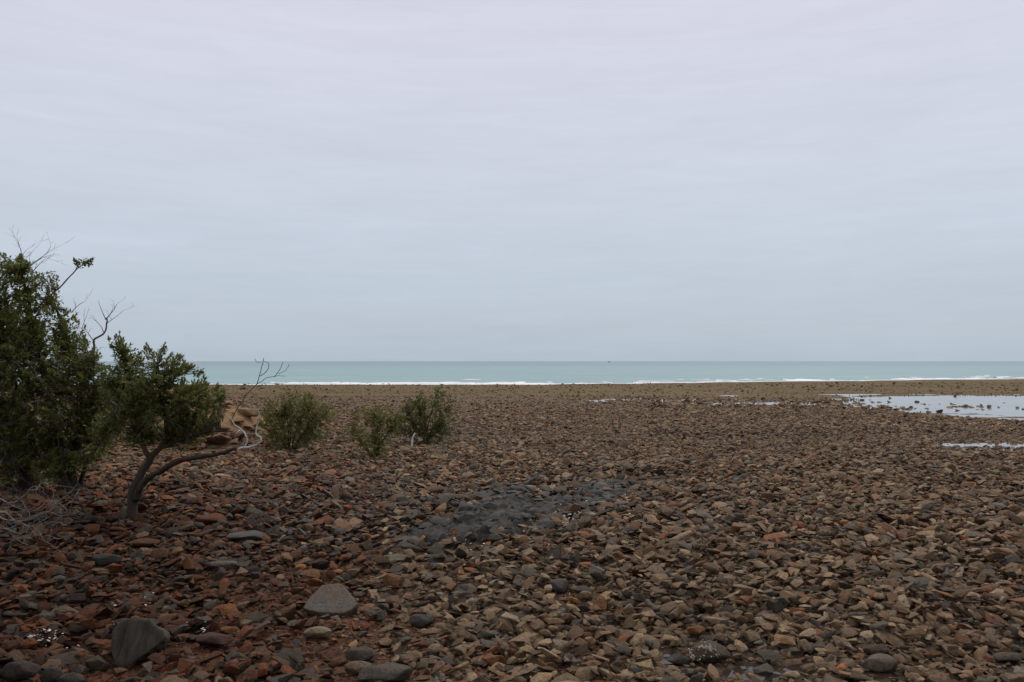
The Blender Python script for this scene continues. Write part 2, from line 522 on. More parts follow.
def water_patch(name, cx, cy, rx, ry, z, label, n=56):
    vs_ = [(cx, cy, z)] + [(cx + rx * math.cos(2 * math.pi * k / n), cy + ry * math.sin(2 * math.pi * k / n), z) for k in range(n)]
    fs = [(0, 1 + k, 1 + (k + 1) % n) for k in range(n)]
    return link(name, mesh_np(name, vs_, fs, M_PUDDLE if name == 'puddle' and cy < 10 else M_POOL), kind='structure', label=label, cat='water')
water_patch('tidal_pool', 34, 51, 31, 20, POOL_Z, 'wide shallow tidal pool reflecting the grey sky at the right')
for k, (px, py, rx, ry) in enumerate(PUD):
    water_patch('puddle', px, py, rx * 1.5, ry * 1.5, tz(px, py) + (0.045 if k < 3 else 0.066),
                'small puddle between stones beside the barnacled rock' if k < 3 else 'thin sheet of water among the stones below the tidal pool', 20)

# ------------------------------------------------------------------ stone shapes
def rock_bm(seed, dims, n=18, square=2.6, bev=0.06, sub=1, rough=0.02, cuts=1):
    r = random.Random(seed)
    bm = bmesh.new()
    for _ in range(n):
        v = Vector((r.gauss(0, 1), r.gauss(0, 1), r.gauss(0, 1))).normalized()
        s = 1.0 / (sum(abs(c) ** square for c in v) ** (1.0 / square))
        v = v * s * r.uniform(0.82, 1.05)
        bm.verts.new((v.x * dims[0] / 2, v.y * dims[1] / 2, v.z * dims[2] / 2))
    bmesh.ops.convex_hull(bm, input=bm.verts)
    for v in [v for v in bm.verts if not v.link_faces]:
        bm.verts.remove(v)
    bmesh.ops.dissolve_limit(bm, angle_limit=R(9), verts=bm.verts, edges=bm.edges)
    if bev:
        bmesh.ops.bevel(bm, geom=list(bm.edges), offset=bev * min(dims), segments=1, affect='EDGES', profile=0.6, clamp_overlap=True)
    bmesh.ops.triangulate(bm, faces=bm.faces)
    bmesh.ops.remove_doubles(bm, verts=bm.verts, dist=0.004 * max(dims))
    if sub:
        bmesh.ops.subdivide_edges(bm, edges=list(bm.edges), cuts=cuts, use_grid_fill=True)
        bmesh.ops.triangulate(bm, faces=bm.faces)
        off = Vector((seed * 3.17, seed * 1.31, 0))
        bm.normal_update()
        for v in bm.verts:
            q = v.co / max(dims)
            d = mnoise.noise(q * 3.2 + off) * 0.6 + mnoise.noise(q * 8.0 + off) * 0.4
            v.co += v.normal * d * rough * max(dims)
    bm.normal_update()
    return bm

def finish(bm, name, mat, angle=32):
    me = bpy.data.meshes.new(name)
    bm.to_mesh(me); bm.free()
    me.materials.append(mat)
    me.polygons.foreach_set('use_smooth', np.ones(len(me.polygons), bool))
    me.set_sharp_from_angle(angle=R(angle))
    me.update()
    return me

PROTO = []
for k in range(28):
    r = random.Random(100 + k)
    flat = r.choice([0.18, 0.23, 0.28, 0.34, 0.40, 0.52])
    dims = (1.0, r.uniform(0.52, 0.86), flat)
    if k % 9 == 3: bm = rock_bm(100 + k, dims, 22, 2.2, 0.14, 1, 0.03)
    else: bm = rock_bm(100 + k, dims, r.choice([9, 11, 12, 14]), r.choice([2.4, 3.0, 3.8]), r.uniform(0.02, 0.06), 1, 0.022)
    PROTO.append(finish(bm, 'beach_stone', M_STONE, 24))
PDIM = [(np.array([v.co for v in me.vertices]).max(0) - np.array([v.co for v in me.vertices]).min(0)) for me in PROTO]

PAL = {  # base reflectances of the kinds of stone
    'dark grey': ((0.050, 0.045, 0.037), 0.2), 'blue grey': ((0.084, 0.078, 0.067), 0.2),
    'grey brown': ((0.150, 0.108, 0.069), 0.22), 'brown': ((0.118, 0.070, 0.039), 0.22), 'tan': ((0.260, 0.188, 0.114), 0.2),
    'rust red': ((0.165, 0.062, 0.026), 0.22), 'orange': ((0.320, 0.125, 0.040), 0.2), 'dark red': ((0.085, 0.036, 0.019), 0.2),
    'pale grey': ((0.270, 0.222, 0.155), 0.18)}
PN = list(PAL)
PC = np.array([PAL[k][0] for k in PN])
#                  dgrey blue  gbrn  brown tan   rust  orng  dred  pale
W_LEFT  = np.array([.16, .11, .07, .19, .010, .24, .016, .22, .003])
W_MID   = np.array([.30, .38, .16, .15, .02, .06, .010, .04, .005])
W_RIGHT = np.array([.07, .08, .40, .24, .13, .045, .003, .02, .02])
W_FAR   = np.array([.04, .04, .46, .22, .20, .03, .001, .004, .012])
W_PALE  = np.array([.06, .09, .36, .12, .25, .03, .005, .01, .08])
W_TAN   = np.array([.06, .05, .30, .24, .18, .12, .03, .03, .0])

def colour_index(x, y):
    n = len(x)
    px = x / np.maximum(y, 1) * FPX + 512
    w_far = sstep(13, 24, y)
    wob = 90 * fbm(x / 1.3, y / 1.3, 77, 3)
    wl_ = sstep(420, 250, px + wob) * (1 - w_far)
    # grey band in the middle distance, left of centre
    mid = np.exp(-(((px + wob - 415) / 215) ** 2 + ((y - 9.0) / 2.8) ** 2))
    wt = (wl_[:, None] * W_LEFT + ((1 - wl_) * (1 - w_far))[:, None] * W_RIGHT + w_far[:, None] * W_FAR)
    wt = wt * (1 - 0.9 * mid[:, None]) + 0.9 * mid[:, None] * W_MID
    pale = 1.0 * np.exp(-(((px + wob - 740) / 130) ** 2 + ((y - 5.0) / 1.3) ** 2))[:, None]
    wt = wt * (1 - pale) + pale * W_PALE
    tan_ = (0.8 * sstep(300, 230, px + 0.5 * wob) * sstep(9.5, 12.5, y))[:, None]
    wt = wt * (1 - tan_) + tan_ * W_TAN
    wt = wt / wt.sum(1, keepdims=True)
    u = rng.random(n)[:, None]
    return np.minimum((np.cumsum(wt, 1) < u).sum(1), len(PN) - 1)

# ------------------------------------------------------------------ named rocks
keep_out = []           # x, y, radius: no loose stone is scattered here
LAND = []               # landmarks for the labels: phrase, px, py
def outline_rock(name, pts, Y, normal, thick, mat, label, phrase, seed, rough=0.012, cat='rock', col=None, acc=None, sink=0.0, res=0.035, strata=0.0):
    """a block whose camera side follows an outline; it lies on a tilted plane at its own depth and has real thickness behind it"""
    nrm = Vector(normal).normalized()
    cx = sum(p[0] for p in pts) / len(pts); cy = sum(p[1] for p in pts) / len(pts)
    c0 = at(cx, cy, Y)
    V = []
    for (px, py) in pts:
        d = ray(px, py)
        t = (c0 - CAM).dot(nrm) / d.dot(nrm)
        V.append(CAM + d * t)
    base = Vector((c0.x, c0.y, tz(c0.x, c0.y)))
    bm = bmesh.new()
    top = [bm.verts.new(v - base) for v in V]
    r = random.Random(seed)
    bot = []
    cc = sum((v - base for v in V), Vector()) / len(V)
    for v in V:
        q = v - base
        bot.append(bm.verts.new(cc + (q - cc) * r.uniform(0.80, 0.95) - nrm * thick * r.uniform(0.8, 1.15)))
    n = len(V)
    bm.faces.new(top); bm.faces.new(bot[::-1])
    for k in range(n):
        bm.faces.new((top[k], bot[k], bot[(k + 1) % n], top[(k + 1) % n]))
    bmesh.ops.recalc_face_normals(bm, faces=bm.faces)
    bmesh.ops.bevel(bm, geom=list(bm.edges), offset=0.014, segments=2, affect='EDGES', profile=0.55, clamp_overlap=True)
    bmesh.ops.triangulate(bm, faces=bm.faces)
    for _ in range(4):
        ed = [e for e in bm.edges if e.calc_length() > res]
        if not ed: break
        bmesh.ops.subdivide_edges(bm, edges=ed, cuts=1)
        bmesh.ops.triangulate(bm, faces=bm.faces)
    bm.normal_update()
    off = Vector((seed * 1.7, 0, seed * 0.9))
    for v in bm.verts:
        d = mnoise.noise(v.co * 6 + off) * 1.0 + mnoise.noise(v.co * 17 + off) * 0.6 + mnoise.noise(v.co * 45 + off) * 0.25
        if strata:
            d += strata * mnoise.noise(Vector((v.co.x * 34, v.co.y * 12, v.co.z * 5)) + off)
        v.co += v.normal * d * rough
        v.co.z -= sink
    me = finish(bm, name, mat, 28)
    o = link(name, me, label=label, cat=cat)
    o.location = base
    if col: o['col'] = col; o['acc'] = acc or col
    ext = [v.co for v in me.vertices]
    zs = min(e.z for e in ext)
    if zs > -0.01:                                       # let it settle onto the ground
        for v in me.vertices: v.co.z -= zs + 0.015
    keep_out.append((base.x, base.y, 0.42 * max((a - b).length for a in V for b in V)))
    LAND.append((phrase, cx, cy))
    return o

def gY(px, py):
    return ground(px, py).y

# the flat grey slab and the standing schist block of the foreground
outline_rock('flat_slab', [(302, 608), (307, 599), (322, 584), (343, 583), (347, 588), (359, 603), (352, 609), (343, 613), (318, 612)], gY(330, 614), (0.06, -0.34, 0.94), 0.085, M_STONE,
             'large flat grey slab tilted towards us above the pale oval stone', 'big tilted grey slab', 3, 0.006, col=(0.098, 0.084, 0.067), acc=(0.120, 0.072, 0.043))
outline_rock('schist_block', [(110, 633), (114, 624), (126, 617), (139, 618), (150, 620), (163, 630), (164, 637), (157, 645), (148, 652), (136, 660), (121, 668), (112, 659)], gY(137, 664), (-0.04, -0.86, 0.50), 0.15, M_SCHIST,
             'upright dark block of banded schist standing at the lower left', 'upright schist block', 5, 0.009, strata=2.6, res=0.016)

def blob_rock(name, px, py, wpx, hpx, seed, colname, label, phrase, cat='rock', flat=None, tilt=(0, 0), yaw=0, mat=None, square=2.4, col=None, acc=None, n=26, bev=0.14, cuts=2):
    """a free stone whose middle lies at a pixel and whose width and height in the picture are wpx, hpx; it stands on the ground"""
    g = ground(px, py + hpx * 0.32)
    m = (g.y - CAM.y) / FPX
    wd = wpx * m; ht = hpx * m
    slope = (CAM.z - g.z) / g.y
    zz = flat * wd if flat else max(0.3 * wd, ht * 0.75)
    dd = min(max((ht - zz * 0.9) / slope, 0.55 * wd), 1.1 * wd)
    bm = rock_bm(seed, (wd, dd, zz), n, square, bev, 1, 0.022, cuts)
    me = finish(bm, name, mat or M_STONE)
    o = link(name, me, label=label, cat=cat)
    o.location = (g.x, g.y + dd * 0.12, tz(g.x, g.y + dd * 0.12) + zz * 0.38)
    o.rotation_euler = (tilt[0], tilt[1], yaw)
    c = tuple(v * k_ for v, k_ in zip(col, (0.74, 0.65, 0.53))) if col else PAL[colname][0]
    if acc: acc = tuple(v * k_ for v, k_ in zip(acc, (0.74, 0.65, 0.53)))
    o['col'] = c; o['acc'] = acc or tuple(v * 0.8 for v in c)
    keep_out.append((g.x, g.y + dd * 0.12, 0.42 * wd)); keep_out.append((g.x * 0.97, g.y * 0.97, 0.36 * wd))
    LAND.append((phrase, px, py))
    return o

blob_rock('oval_stone', 317, 633, 31, 17, 11, 'pale grey', 'pale oval stone lying just below the big grey slab', 'pale oval stone', 'stone', 0.42, square=2.0, col=(0.25, 0.22, 0.165), acc=(0.2, 0.16, 0.11), n=40, bev=0.2)
blob_rock('boulder', 208, 519, 33, 18, 12, 'rust red', 'rounded rust brown boulder right of the leaning mangrove trunk', 'rust brown boulder', col=(0.15, 0.072, 0.045))
blob_rock('flat_rock', 246, 536, 40, 14, 13, 'blue grey', 'flat grey rock right of and below the rust brown boulder', 'flat grey rock', flat=0.22, square=3.5)
blob_rock('boulder', 421, 621, 28, 19, 14, 'dark grey', 'round dark grey boulder right of the big grey slab', 'round dark boulder', square=2.0, n=40, bev=0.2, col=(0.085, 0.082, 0.08))
wet = blob_rock('barnacled_rock', 706, 653, 52, 28, 15, 'dark grey', 'dark wet rock with a patch of barnacles between two puddles', 'barnacled wet rock', square=2.6, col=(0.085, 0.078, 0.070), acc=(0.12, 0.085, 0.06))
blob_rock('rock', 678, 660, 26, 16, 16, 'dark grey', 'dark grey flat topped rock touching the left side of the barnacled rock', 'dark rock left of the barnacles', col=(0.1, 0.096, 0.09))
blob_rock('rock', 697, 632, 20, 16, 17, 'orange', 'ochre orange stone just behind the barnacled rock', 'ochre orange stone', col=(0.22, 0.125, 0.06))
blob_rock('rock', 358, 668, 32, 22, 18, 'tan', 'grey rock with an ochre end at the bottom edge below the slab', 'two coloured rock', col=(0.14, 0.125, 0.11), acc=(0.27, 0.17, 0.085))
blob_rock('rock', 386, 676, 62, 20, 19, 'dark grey', 'broad low grey rock at the bottom edge right of the ochre ended rock', 'broad grey rock', flat=0.3, col=(0.115, 0.108, 0.098))
blob_rock('rock', 360, 655, 36, 20, 20, 'dark grey', 'cracked dark grey rock just above the ochre ended rock', 'cracked grey rock', col=(0.105, 0.098, 0.09))
blob_rock('boulder', 18, 672, 42, 30, 21, 'dark grey', 'smooth dark boulder in the bottom left corner', 'corner boulder', square=2.0, n=44, bev=0.2, col=(0.07, 0.06, 0.055))
blob_rock('boulder', 52, 676, 28, 26, 22, 'dark grey', 'smooth dark boulder second from the bottom left corner', 'second corner boulder', square=2.0, n=44, bev=0.2, col=(0.075, 0.068, 0.062))
blob_rock('boulder', 70, 680, 30, 22, 23, 'dark grey', 'pointed dark boulder at the bottom edge left of the schist block', 'pointed dark boulder', square=2.2, n=30, bev=0.2, col=(0.08, 0.075, 0.07))
blob_rock('rock', 96, 664, 26, 22, 24, 'brown', 'dark brown angular rock against the left foot of the schist block', 'brown rock by the schist', col=(0.09, 0.072, 0.058))
blob_rock('rock', 143, 543, 34, 13, 25, 'dark red', 'long dark red rock lying below the leaning mangrove trunk', 'long dark red rock', flat=0.3)
blob_rock('rock', 106, 560, 34, 17, 26, 'dark grey', 'dark grey wedge of rock on the red stones left of centre below the mangrove', 'dark wedge rock', flat=0.4)
blob_rock('rock', 214, 641, 40, 22, 27, 'dark red', 'maroon rock half sunk in red gravel right of the schist block', 'maroon sunk rock', col=(0.105, 0.062, 0.055))
blob_rock('rock', 226, 630, 24, 10, 28, 'orange', 'orange brown stone resting on the maroon sunk rock', 'orange brown stone', col=(0.22, 0.105, 0.05))
blob_rock('rock', 883, 664, 40, 24, 29, 'pale grey', 'broad pale grey boulder at the bottom edge on the right', 'pale grey boulder', col=(0.17, 0.15, 0.125))
blob_rock('rock', 877, 650, 28, 16, 30, 'grey brown', 'grey brown rock just behind the pale grey boulder at the right', 'grey brown rock', col=(0.12, 0.10, 0.085))
blob_rock('pointed_stone', 951, 630, 7, 12, 31, 'tan', 'small upright pointed tan stone in the lower right', 'upright tan stone', 'stone', flat=1.5, col=(0.36, 0.25, 0.14))
blob_rock('rock', 1008, 658, 32, 16, 32, 'dark grey', 'smooth grey stone near the bottom right corner', 'smooth grey corner stone', square=2.0, col=(0.12, 0.11, 0.10))
blob_rock('rock', 934, 655, 20, 12, 33, 'rust red', 'rust brown rounded stone left of the smooth grey corner stone', 'rust rounded stone', col=(0.19, 0.095, 0.06))
blob_rock('rock', 560, 586, 22, 20, 34, 'dark grey', 'dark grey blocky stone standing right of centre in the foreground', 'dark blocky stone', col=(0.09, 0.09, 0.088))
blob_rock('rock', 586, 565, 15, 8, 35, 'orange', 'bright orange stone above the dark blocky stone', 'bright orange stone', col=(0.36, 0.165, 0.075))
blob_rock('rock', 568, 470, 10, 6, 36, 'dark grey', 'round dark stone behind the slate bedrock', 'round dark far stone', col=(0.06, 0.065, 0.06))
blob_rock('rock', 645, 466, 9, 6, 37, 'pale grey', 'pale grey stone behind the right end of the slate bedrock', 'pale far stone', col=(0.22, 0.215, 0.19))
blob_rock('rock', 436, 490, 30, 14, 38, 'rust red', 'reddish brown low rock left of the slate bedrock', 'reddish low rock', flat=0.32, col=(0.12, 0.075, 0.056))
blob_rock('rock', 838, 425, 9, 5, 39, 'dark grey', 'small black rock standing below the left tip of the tidal pool', 'small black rock', col=(0.03, 0.03, 0.03))
blob_rock('rock', 300, 568, 12, 10, 40, 'orange', 'bright ochre stone above the big grey slab', 'bright ochre stone', col=(0.33, 0.16, 0.06))
blob_rock('rock', 338, 572, 10, 7, 41, 'orange', 'small yellow ochre stone just above the big grey slab', 'yellow ochre stone', col=(0.38, 0.20, 0.07))

# barnacles on the wet rock: too small to pick apart
def barnacles(rock):
    me0 = rock.data
    V, F = [], []
    r = random.Random(4)
    fs = [f for f in me0.polygons if f.normal.y < -0.25 and abs(f.center.x + 0.02) < 0.075 and f.normal.z > 0.0]
    for _ in range(150):
        f = r.choice(fs)
        c = Vector(f.center) + Vector((r.gauss(0, .008), r.gauss(0, .004), r.gauss(0, .006)))
        n_ = Vector(f.normal); t = n_.orthogonal().normalized(); b_ = n_.cross(t)
        s = 0.0022 + 0.006 * r.random() ** 2
        k0 = len(V)
        for q in range(5):
            a = 2 * math.pi * q / 5
            V.append(c + (t * math.cos(a) + b_ * math.sin(a)) * s - n_ * 0.002)
        V.append(c + n_ * s * 0.8)
        F += [(k0 + q, k0 + (q + 1) % 5, k0 + 5) for q in range(5)]
    link('barnacles', mesh_np('barnacles', V, F, M_BARNACLE), rock, kind='stuff')
barnacles(wet)

# tan and red rocks on the bank
def bank_rock(px, py, wpx, hpx, seed, mat, label, phrase):
    o = blob_rock('bank_rock', px, py, wpx, hpx, seed, 'tan', label, phrase, mat=mat, flat=0.40, square=3.0, n=11, bev=0.04, yaw=seed * 0.37, tilt=(0.15 * math.sin(seed), 0.2 * math.cos(seed * 2)))
    o['group'] = 'rocks of the tan bank'
for k, (px, py, w_, h_, mt, lab) in enumerate([
        (247, 414, 26, 10, M_TAN, 'flat tan rock low on the right shoulder of the bank'),
        (224, 404, 16, 10, M_TAN, 'upright tan rock on top of the bank beside the mangrove crown'),
        (236, 420, 18, 8, M_TAN, 'small tan rock in the middle of the bank'),
        (214, 440, 30, 18, M_REDROCK, 'large red brown rock at the foot of the bank'),
        (236, 436, 24, 12, M_REDROCK, 'red brown rock right of the largest one at the bank foot'),
        (206, 426, 22, 12, M_REDROCK, 'red brown rock half hidden under the mangrove crown'),
        (184, 447, 26, 12, M_REDROCK, 'red brown slab under the leaning mangrove crown'),
        (250, 428, 16, 8, M_REDROCK, 'small red rock below the flat tan rock of the bank'),
        (222, 428, 16, 9, M_REDROCK, 'angular red rock between tan and red rocks of the bank'),
        (200, 446, 18, 9, M_REDROCK, 'low red rock left of the largest one at the bank foot'),
        (262, 424, 12, 6, M_TAN, 'little tan rock at the right end of the bank')]):
    bank_rock(px, py, w_, h_, 51 + k, mt, lab, lab.replace('rock', 'rock', 1).split(' at ')[0].split(' of the bank')[0].split(' beside')[0].split(' under')[0])

# ------------------------------------------------------------------ slate bedrock breaking through the shingle
def bedrock(name, p0, p1, half, height, seed, label, phrase):
    a, b = ground(*p0), ground(*p1)
    ax = Vector((b.x - a.x, b.y - a.y, 0)); L = ax.length; ax.normalize()
    ay = Vector((-ax.y, ax.x, 0))
    nx, ny = int(L / 0.025), int(2 * half * 1.3 / 0.025)
    base = Vector((a.x, a.y, 0))
    u = np.linspace(-0.1, 1.1, nx); v = np.linspace(-1.3, 1.3, ny)
    U, Vv = np.meshgrid(u, v)
    X = a.x + ax.x * U * L + ay.x * Vv * half
    Y = a.y + ax.y * U * L + ay.y * Vv * half
    wob = 0.95 * fbm(U * L / 0.55, Vv * half / 0.40, seed, 5) + 0.05
    r = np.sqrt((np.abs(2 * U - 1)) ** 3 + np.abs(Vv + 0.25 * np.sin(U * 6)) ** 2) + wob
    m = sstep(1.0, 0.65, r)
    # layered ledges: tilted blocks of differing height
    s = Vv * half + 0.16 * fbm(U * L / 0.45, Vv * half / 0.45, seed + 4, 4)
    g_ = 0.11
    led = (s / g_) % 1.0
    lid = np.floor(s / g_)
    uu = U * L + 0.10 * fbm(U * L / 0.2, Vv * half / 0.2, seed + 6, 3)
    uc = uu / 0.26 + 3 * _hash(lid, lid * 0, seed + 2)
    blk = np.floor(uc)
    hh = _hash(blk, lid, seed + 8)
    prof = np.where(led < 0.8, 0.2 + 0.8 * led / 0.8, (1 - led) / 0.2)
    fr = uc - blk
    crack = np.clip(np.minimum(fr, 1 - fr) * 9, 0.15, 1)
    z = height * m * (0.30 + 0.55 * hh + 0.25 * prof) * np.maximum(crack, 0.5) + 0.055 * m * fbm(U * L / 0.20, Vv * half / 0.06, seed + 9, 5) + 0.03 * m - 0.10 * (1 - m)
    Z = terrain(X, Y) + z - 0.005
    verts = np.stack([X - a.x, Y - a.y, Z], -1).reshape(-1, 3)
    i = np.arange(nx - 1)[None, :] + nx * np.arange(ny - 1)[:, None]
    f = np.stack([i, i + 1, i + 1 + nx, i + nx], -1).reshape(-1, 4)
    me = mesh_np(name, verts.tolist(), f.tolist(), M_LEDGE, True)
    me.set_sharp_from_angle(angle=R(25))
    o = link(name, me, label=label, cat='bedrock')
    o.location = (a.x, a.y, 0)
    LAND.append((phrase, (p0[0] + p1[0]) / 2, (p0[1] + p1[1]) / 2))
    # cleaved slabs standing proud of it, all split along one direction
    r_ = random.Random(seed)
    strike = math.atan2(ax.y, ax.x)
    tries = 0; made = 0
    while made < 84 and tries < 900:
        tries += 1
        iu, iv = r_.randrange(nx), r_.randrange(ny)
        if m[iv, iu] < (0.35 if r_.random() < 0.75 else 0.02): continue
        k = r_.choice([q for q in range(len(PROTO)) if PDIM[q][2] < 0.42])
        w_ = min(0.42, max(0.09, r_.gauss(0.20, 0.08)))
        c = link('slab', PROTO[k], o)
        c.location = (X[iv, iu] - a.x, Y[iv, iu] - a.y, max(Z[iv, iu], tz(X[iv, iu], Y[iv, iu])) + r_.uniform(-.012, .014))
        c.rotation_euler = (r_.gauss(0.14, 0.12), r_.gauss(-0.04, 0.10), strike + r_.gauss(0, 0.28))
        c.scale = (w_, w_ * r_.uniform(.7, 1.0), w_ * r_.uniform(.8, 1.3))
        g_ = r_.uniform(0.7, 1.35)
        c['col'] = tuple(v * g_ for v in (0.062, 0.060, 0.0535)); c['acc'] = tuple(v * g_ for v in (0.058, 0.050, 0.041))
        made += 1
    return (a, b, half)
LEDGES = [bedrock('bedrock_ledge', (405, 553), (575, 502), 0.58, 0.060, 61, 'long dark slate bedrock ledge crossing the middle of the shingle', 'long slate ledge'),
          bedrock('bedrock_ledge', (545, 514), (645, 480), 0.52, 0.060, 62, 'dark slate bedrock hump at the right end of the long ledge', 'slate hump'),
          bedrock('bedrock_ledge', (440, 520), (540, 490), 0.42, 0.050, 63, 'smaller dark slate ledge lying behind the long one', 'small slate ledge')]

# ------------------------------------------------------------------ scattered stones
def scatter(y0, y1, dens, mean, sig, lo, hi, margin):
    area_n = int(dens * (0.643 * (y1 ** 2 - y0 ** 2) + 2 * margin * (y1 - y0)))
    u = rng.random(area_n)
    # y with density proportional to the width there
    a, b = 0.643, 2 * margin / 2
    A = a * y0 * y0 + 2 * b * y0; B = a * y1 * y1 + 2 * b * y1
    q = A + u * (B - A)
    y = (-2 * b + np.sqrt(4 * b * b + 4 * a * q)) / (2 * a)
    x = (rng.random(area_n) * 2 - 1) * (a * y + margin)
    s = np.clip(np.exp(rng.normal(math.log(mean), sig, area_n)), lo, hi)
    return x, y, s
parts_ = [scatter(2.6, 12, 345, 0.086, 0.44, 0.035, 0.24, 1.6), scatter(2.6, 8, 620, 0.038, 0.32, 0.018, 0.06, 1.0),
          scatter(12, 26, 180, 0.092, 0.44, 0.05, 0.28, 2.0), scatter(26, 46, 36, 0.145, 0.36, 0.07, 0.36, 3.0), scatter(46, 70, 14, 0.15, 0.40, 0.07, 0.40, 4.0),
          scatter(66, 112, 1.1, 0.15, 0.50, 0.06, 0.8, 6.0)]
for (a, b, half) in LEDGES:                     # broken slate round the bedrock
    m_ = 90; t = rng.random(m_) * 1.3 - 0.15; o_ = rng.normal(0, 0.75, m_)
    parts_.append((a.x + (b.x - a.x) * t + rng.normal(0, .25, m_), a.y + (b.y - a.y) * t + o_, np.clip(rng.normal(0.21, 0.06, m_), 0.1, 0.36)))
n_slate = 90 * len(LEDGES)
m_ = 3600
parts_.insert(0, (8 + 30 * rng.random(m_) ** 1.5, rng.normal(54, 4.5, m_), np.clip(rng.normal(0.36, 0.12, m_), 0.15, 0.8)))
POOLROCK = m_
SLATE = np.zeros(sum(len(p[0]) for p in parts_), bool); SLATE[-n_slate:] = True
X = np.concatenate([p[0] for p in parts_]); Y = np.concatenate([p[1] for p in parts_]); S = np.concatenate([p[2] for p in parts_])
Zt = terrain(X, Y)
ok = np.ones(len(X), bool)
pr = pool_r(X, Y)
poolr = np.zeros(len(X), bool); poolr[:POOLROCK] = True
clump = fbm(X / 2.2, Y / 1.2, 313, 3)
ok &= ~(poolr & ((clump < 0.02) | (rng.random(len(X)) < sstep(20, 36, X))))
ok &= ~((pr < 0.90) & ~poolr & (rng.random(len(X)) < 0.995))
ok &= ~((pr < 1.02) & ~poolr & (Zt < POOL_Z) & (rng.random(len(X)) < 0.80))
for (px, py, rx, ry) in PUD:
    ok &= ~((((X - px) / (rx * 1.05 + (0.05 if py < 10 else 0))) ** 2 + ((Y - py) / (ry * 1.05 + (0.04 if py < 10 else 0))) ** 2 < 1) & (rng.random(len(X)) < (1.0 if py < 10 else 0.985)))
for (kx, ky, kr) in keep_out:
    ok &= ((X - kx) ** 2 + (Y - ky) ** 2) > (np.where(S < 0.06, 0.5 * kr, kr + 0.42 * S)) ** 2
for (a, b, half) in LEDGES:
    ab = np.array([b.x - a.x, b.y - a.y]); L2 = (ab ** 2).sum()
    t = np.clip(((X - a.x) * ab[0] + (Y - a.y) * ab[1]) / L2, 0, 1)
    d = np.hypot(X - a.x - t * ab[0], Y - a.y - t * ab[1])
    ok &= ~((d < half * 0.8) & (rng.random(len(X)) < 0.74))
# sandy top of the bank and patches of fine gravel stay mostly bare
bankd = np.hypot(X + 7.4, (Y - 20.2))
ok &= ~((bankd < 1.6) & (rng.random(len(X)) < 0.70))
gp = fbm(X / 0.9, Y / 0.9, 131, 3)
pxs = X / Y * FPX + 512
bare = ((gp > 0.20) & (Y < 6.2) & (pxs < 420)) | ((gp > 0.36) & (Y < 6.0))
ok &= ~(bare & (S > 0.05) & (rng.random(len(X)) < 0.55))
ok &= ~((Zt < POOL_Z - 0.005) & (Y > 33) & (Y < 72) & ~poolr & (rng.random(len(X)) < 0.93))
ok &= rng.random(len(X)) > 0.9 * sstep(50, 69, Y + 9 * fbm(X / 9, Y / 5, 61, 3)) * (Y < 70)
ok &= Zt > SEA_Z - 0.12
X, Y, S, Zt, SLATE = X[ok], Y[ok], S[ok], Zt[ok], SLATE[ok]
n = len(X)
pick = rng.integers(0, len(PROTO), n)
ci = colour_index(X, Y)
ci = np.where(SLATE, rng.choice([0, 0, 1], n), ci)
S = np.where(((ci == 8) | (ci == 4)) & (Y < 12), np.minimum(S, 0.13), S)
colr = PC[ci] * np.array([1.06, 0.99, 0.89]) * np.exp(rng.normal(0, 0.36, (n, 1))) * (1 + rng.normal(0, 0.022, (n, 3)))
film = np.where((pxs[ok] < 380)[:, None] & (Y < 12)[:, None], np.array([[0.115, 0.046, 0.021]]), np.array([[0.140, 0.095, 0.055]]))
kf = np.where(ci == 6, 0.20, np.where(ci < 2, 0.12, 0.26))[:, None]
colr = colr * np.minimum(1, 0.34 / colr.max(1, keepdims=True))
colr = colr * (1 - kf) + kf * film
left_shade = sstep(430, 120, pxs[ok] + 60 * fbm(X / 0.8, Y / 0.8, 19, 3)) * sstep(12, 7.5, Y)          # left foreground shade and vignette painted into the stone colour
colr = colr * (1 - 0.42 * left_shade[:, None])
near_vignette = sstep(9.0, 5.0, Y + 1.2 * fbm(X / 1.5, Y / 1.5, 29, 3)) * (1 - left_shade)                    # bottom vignette painted into the colour of the nearer stones
colr = colr * (1 - 0.05 * near_vignette[:, None])
tide = np.exp(-((Y - 26 + 5 * fbm(X / 7, Y / 4, 33, 3)) / 5.0) ** 2)                              # dull band left by the tide
colr = colr * (1 - 0.30 * tide[:, None]) + 0.10 * tide[:, None] * np.array([[0.07, 0.058, 0.05]])
far = sstep(56, 72, Y + 8 * fbm(X / 6, Y / 6, 55, 3))[:, None]
colr = colr * (1 - far * 0.8) + far * 0.8 * np.array([0.090, 0.060, 0.026]) * np.exp(rng.normal(0, 0.4, (n, 1)))
acc_i = np.where(rng.random(n) < 0.45, rng.choice([3, 5, 2, 4], n), ci)
acc = np.where((rng.random(n) < 0.7)[:, None], colr * rng.uniform(0.72, 1.25, (n, 1)), 0.5 * (PC[acc_i] + colr))
yaw = rng.normal(0.25, 0.75, n) + np.where(rng.random(n) < 0.3, rng.uniform(0, 6.28, n), 0)
tx = rng.normal(0.12, 0.30, n); ty = rng.normal(0, 0.30, n)
steep = rng.random(n) < 0.10
tx = np.where(steep, tx + rng.choice([-0.6, 0.6], n), tx)
zs = S * rng.uniform(0.75, 1.25, n)
pd = np.array(PDIM)
thick = pd[pick, 2] * zs
Z = Zt + thick * 0.30 + np.where(S > 0.06, rng.random(n) ** 1.4 * 0.075, 0) * np.clip(14 / np.maximum(Y, 1), 0.3, 1)
rot = np.stack([tx, ty, yaw], 1)
scl = np.stack([S, S * rng.uniform(0.85, 1.2, n), zs], 1)

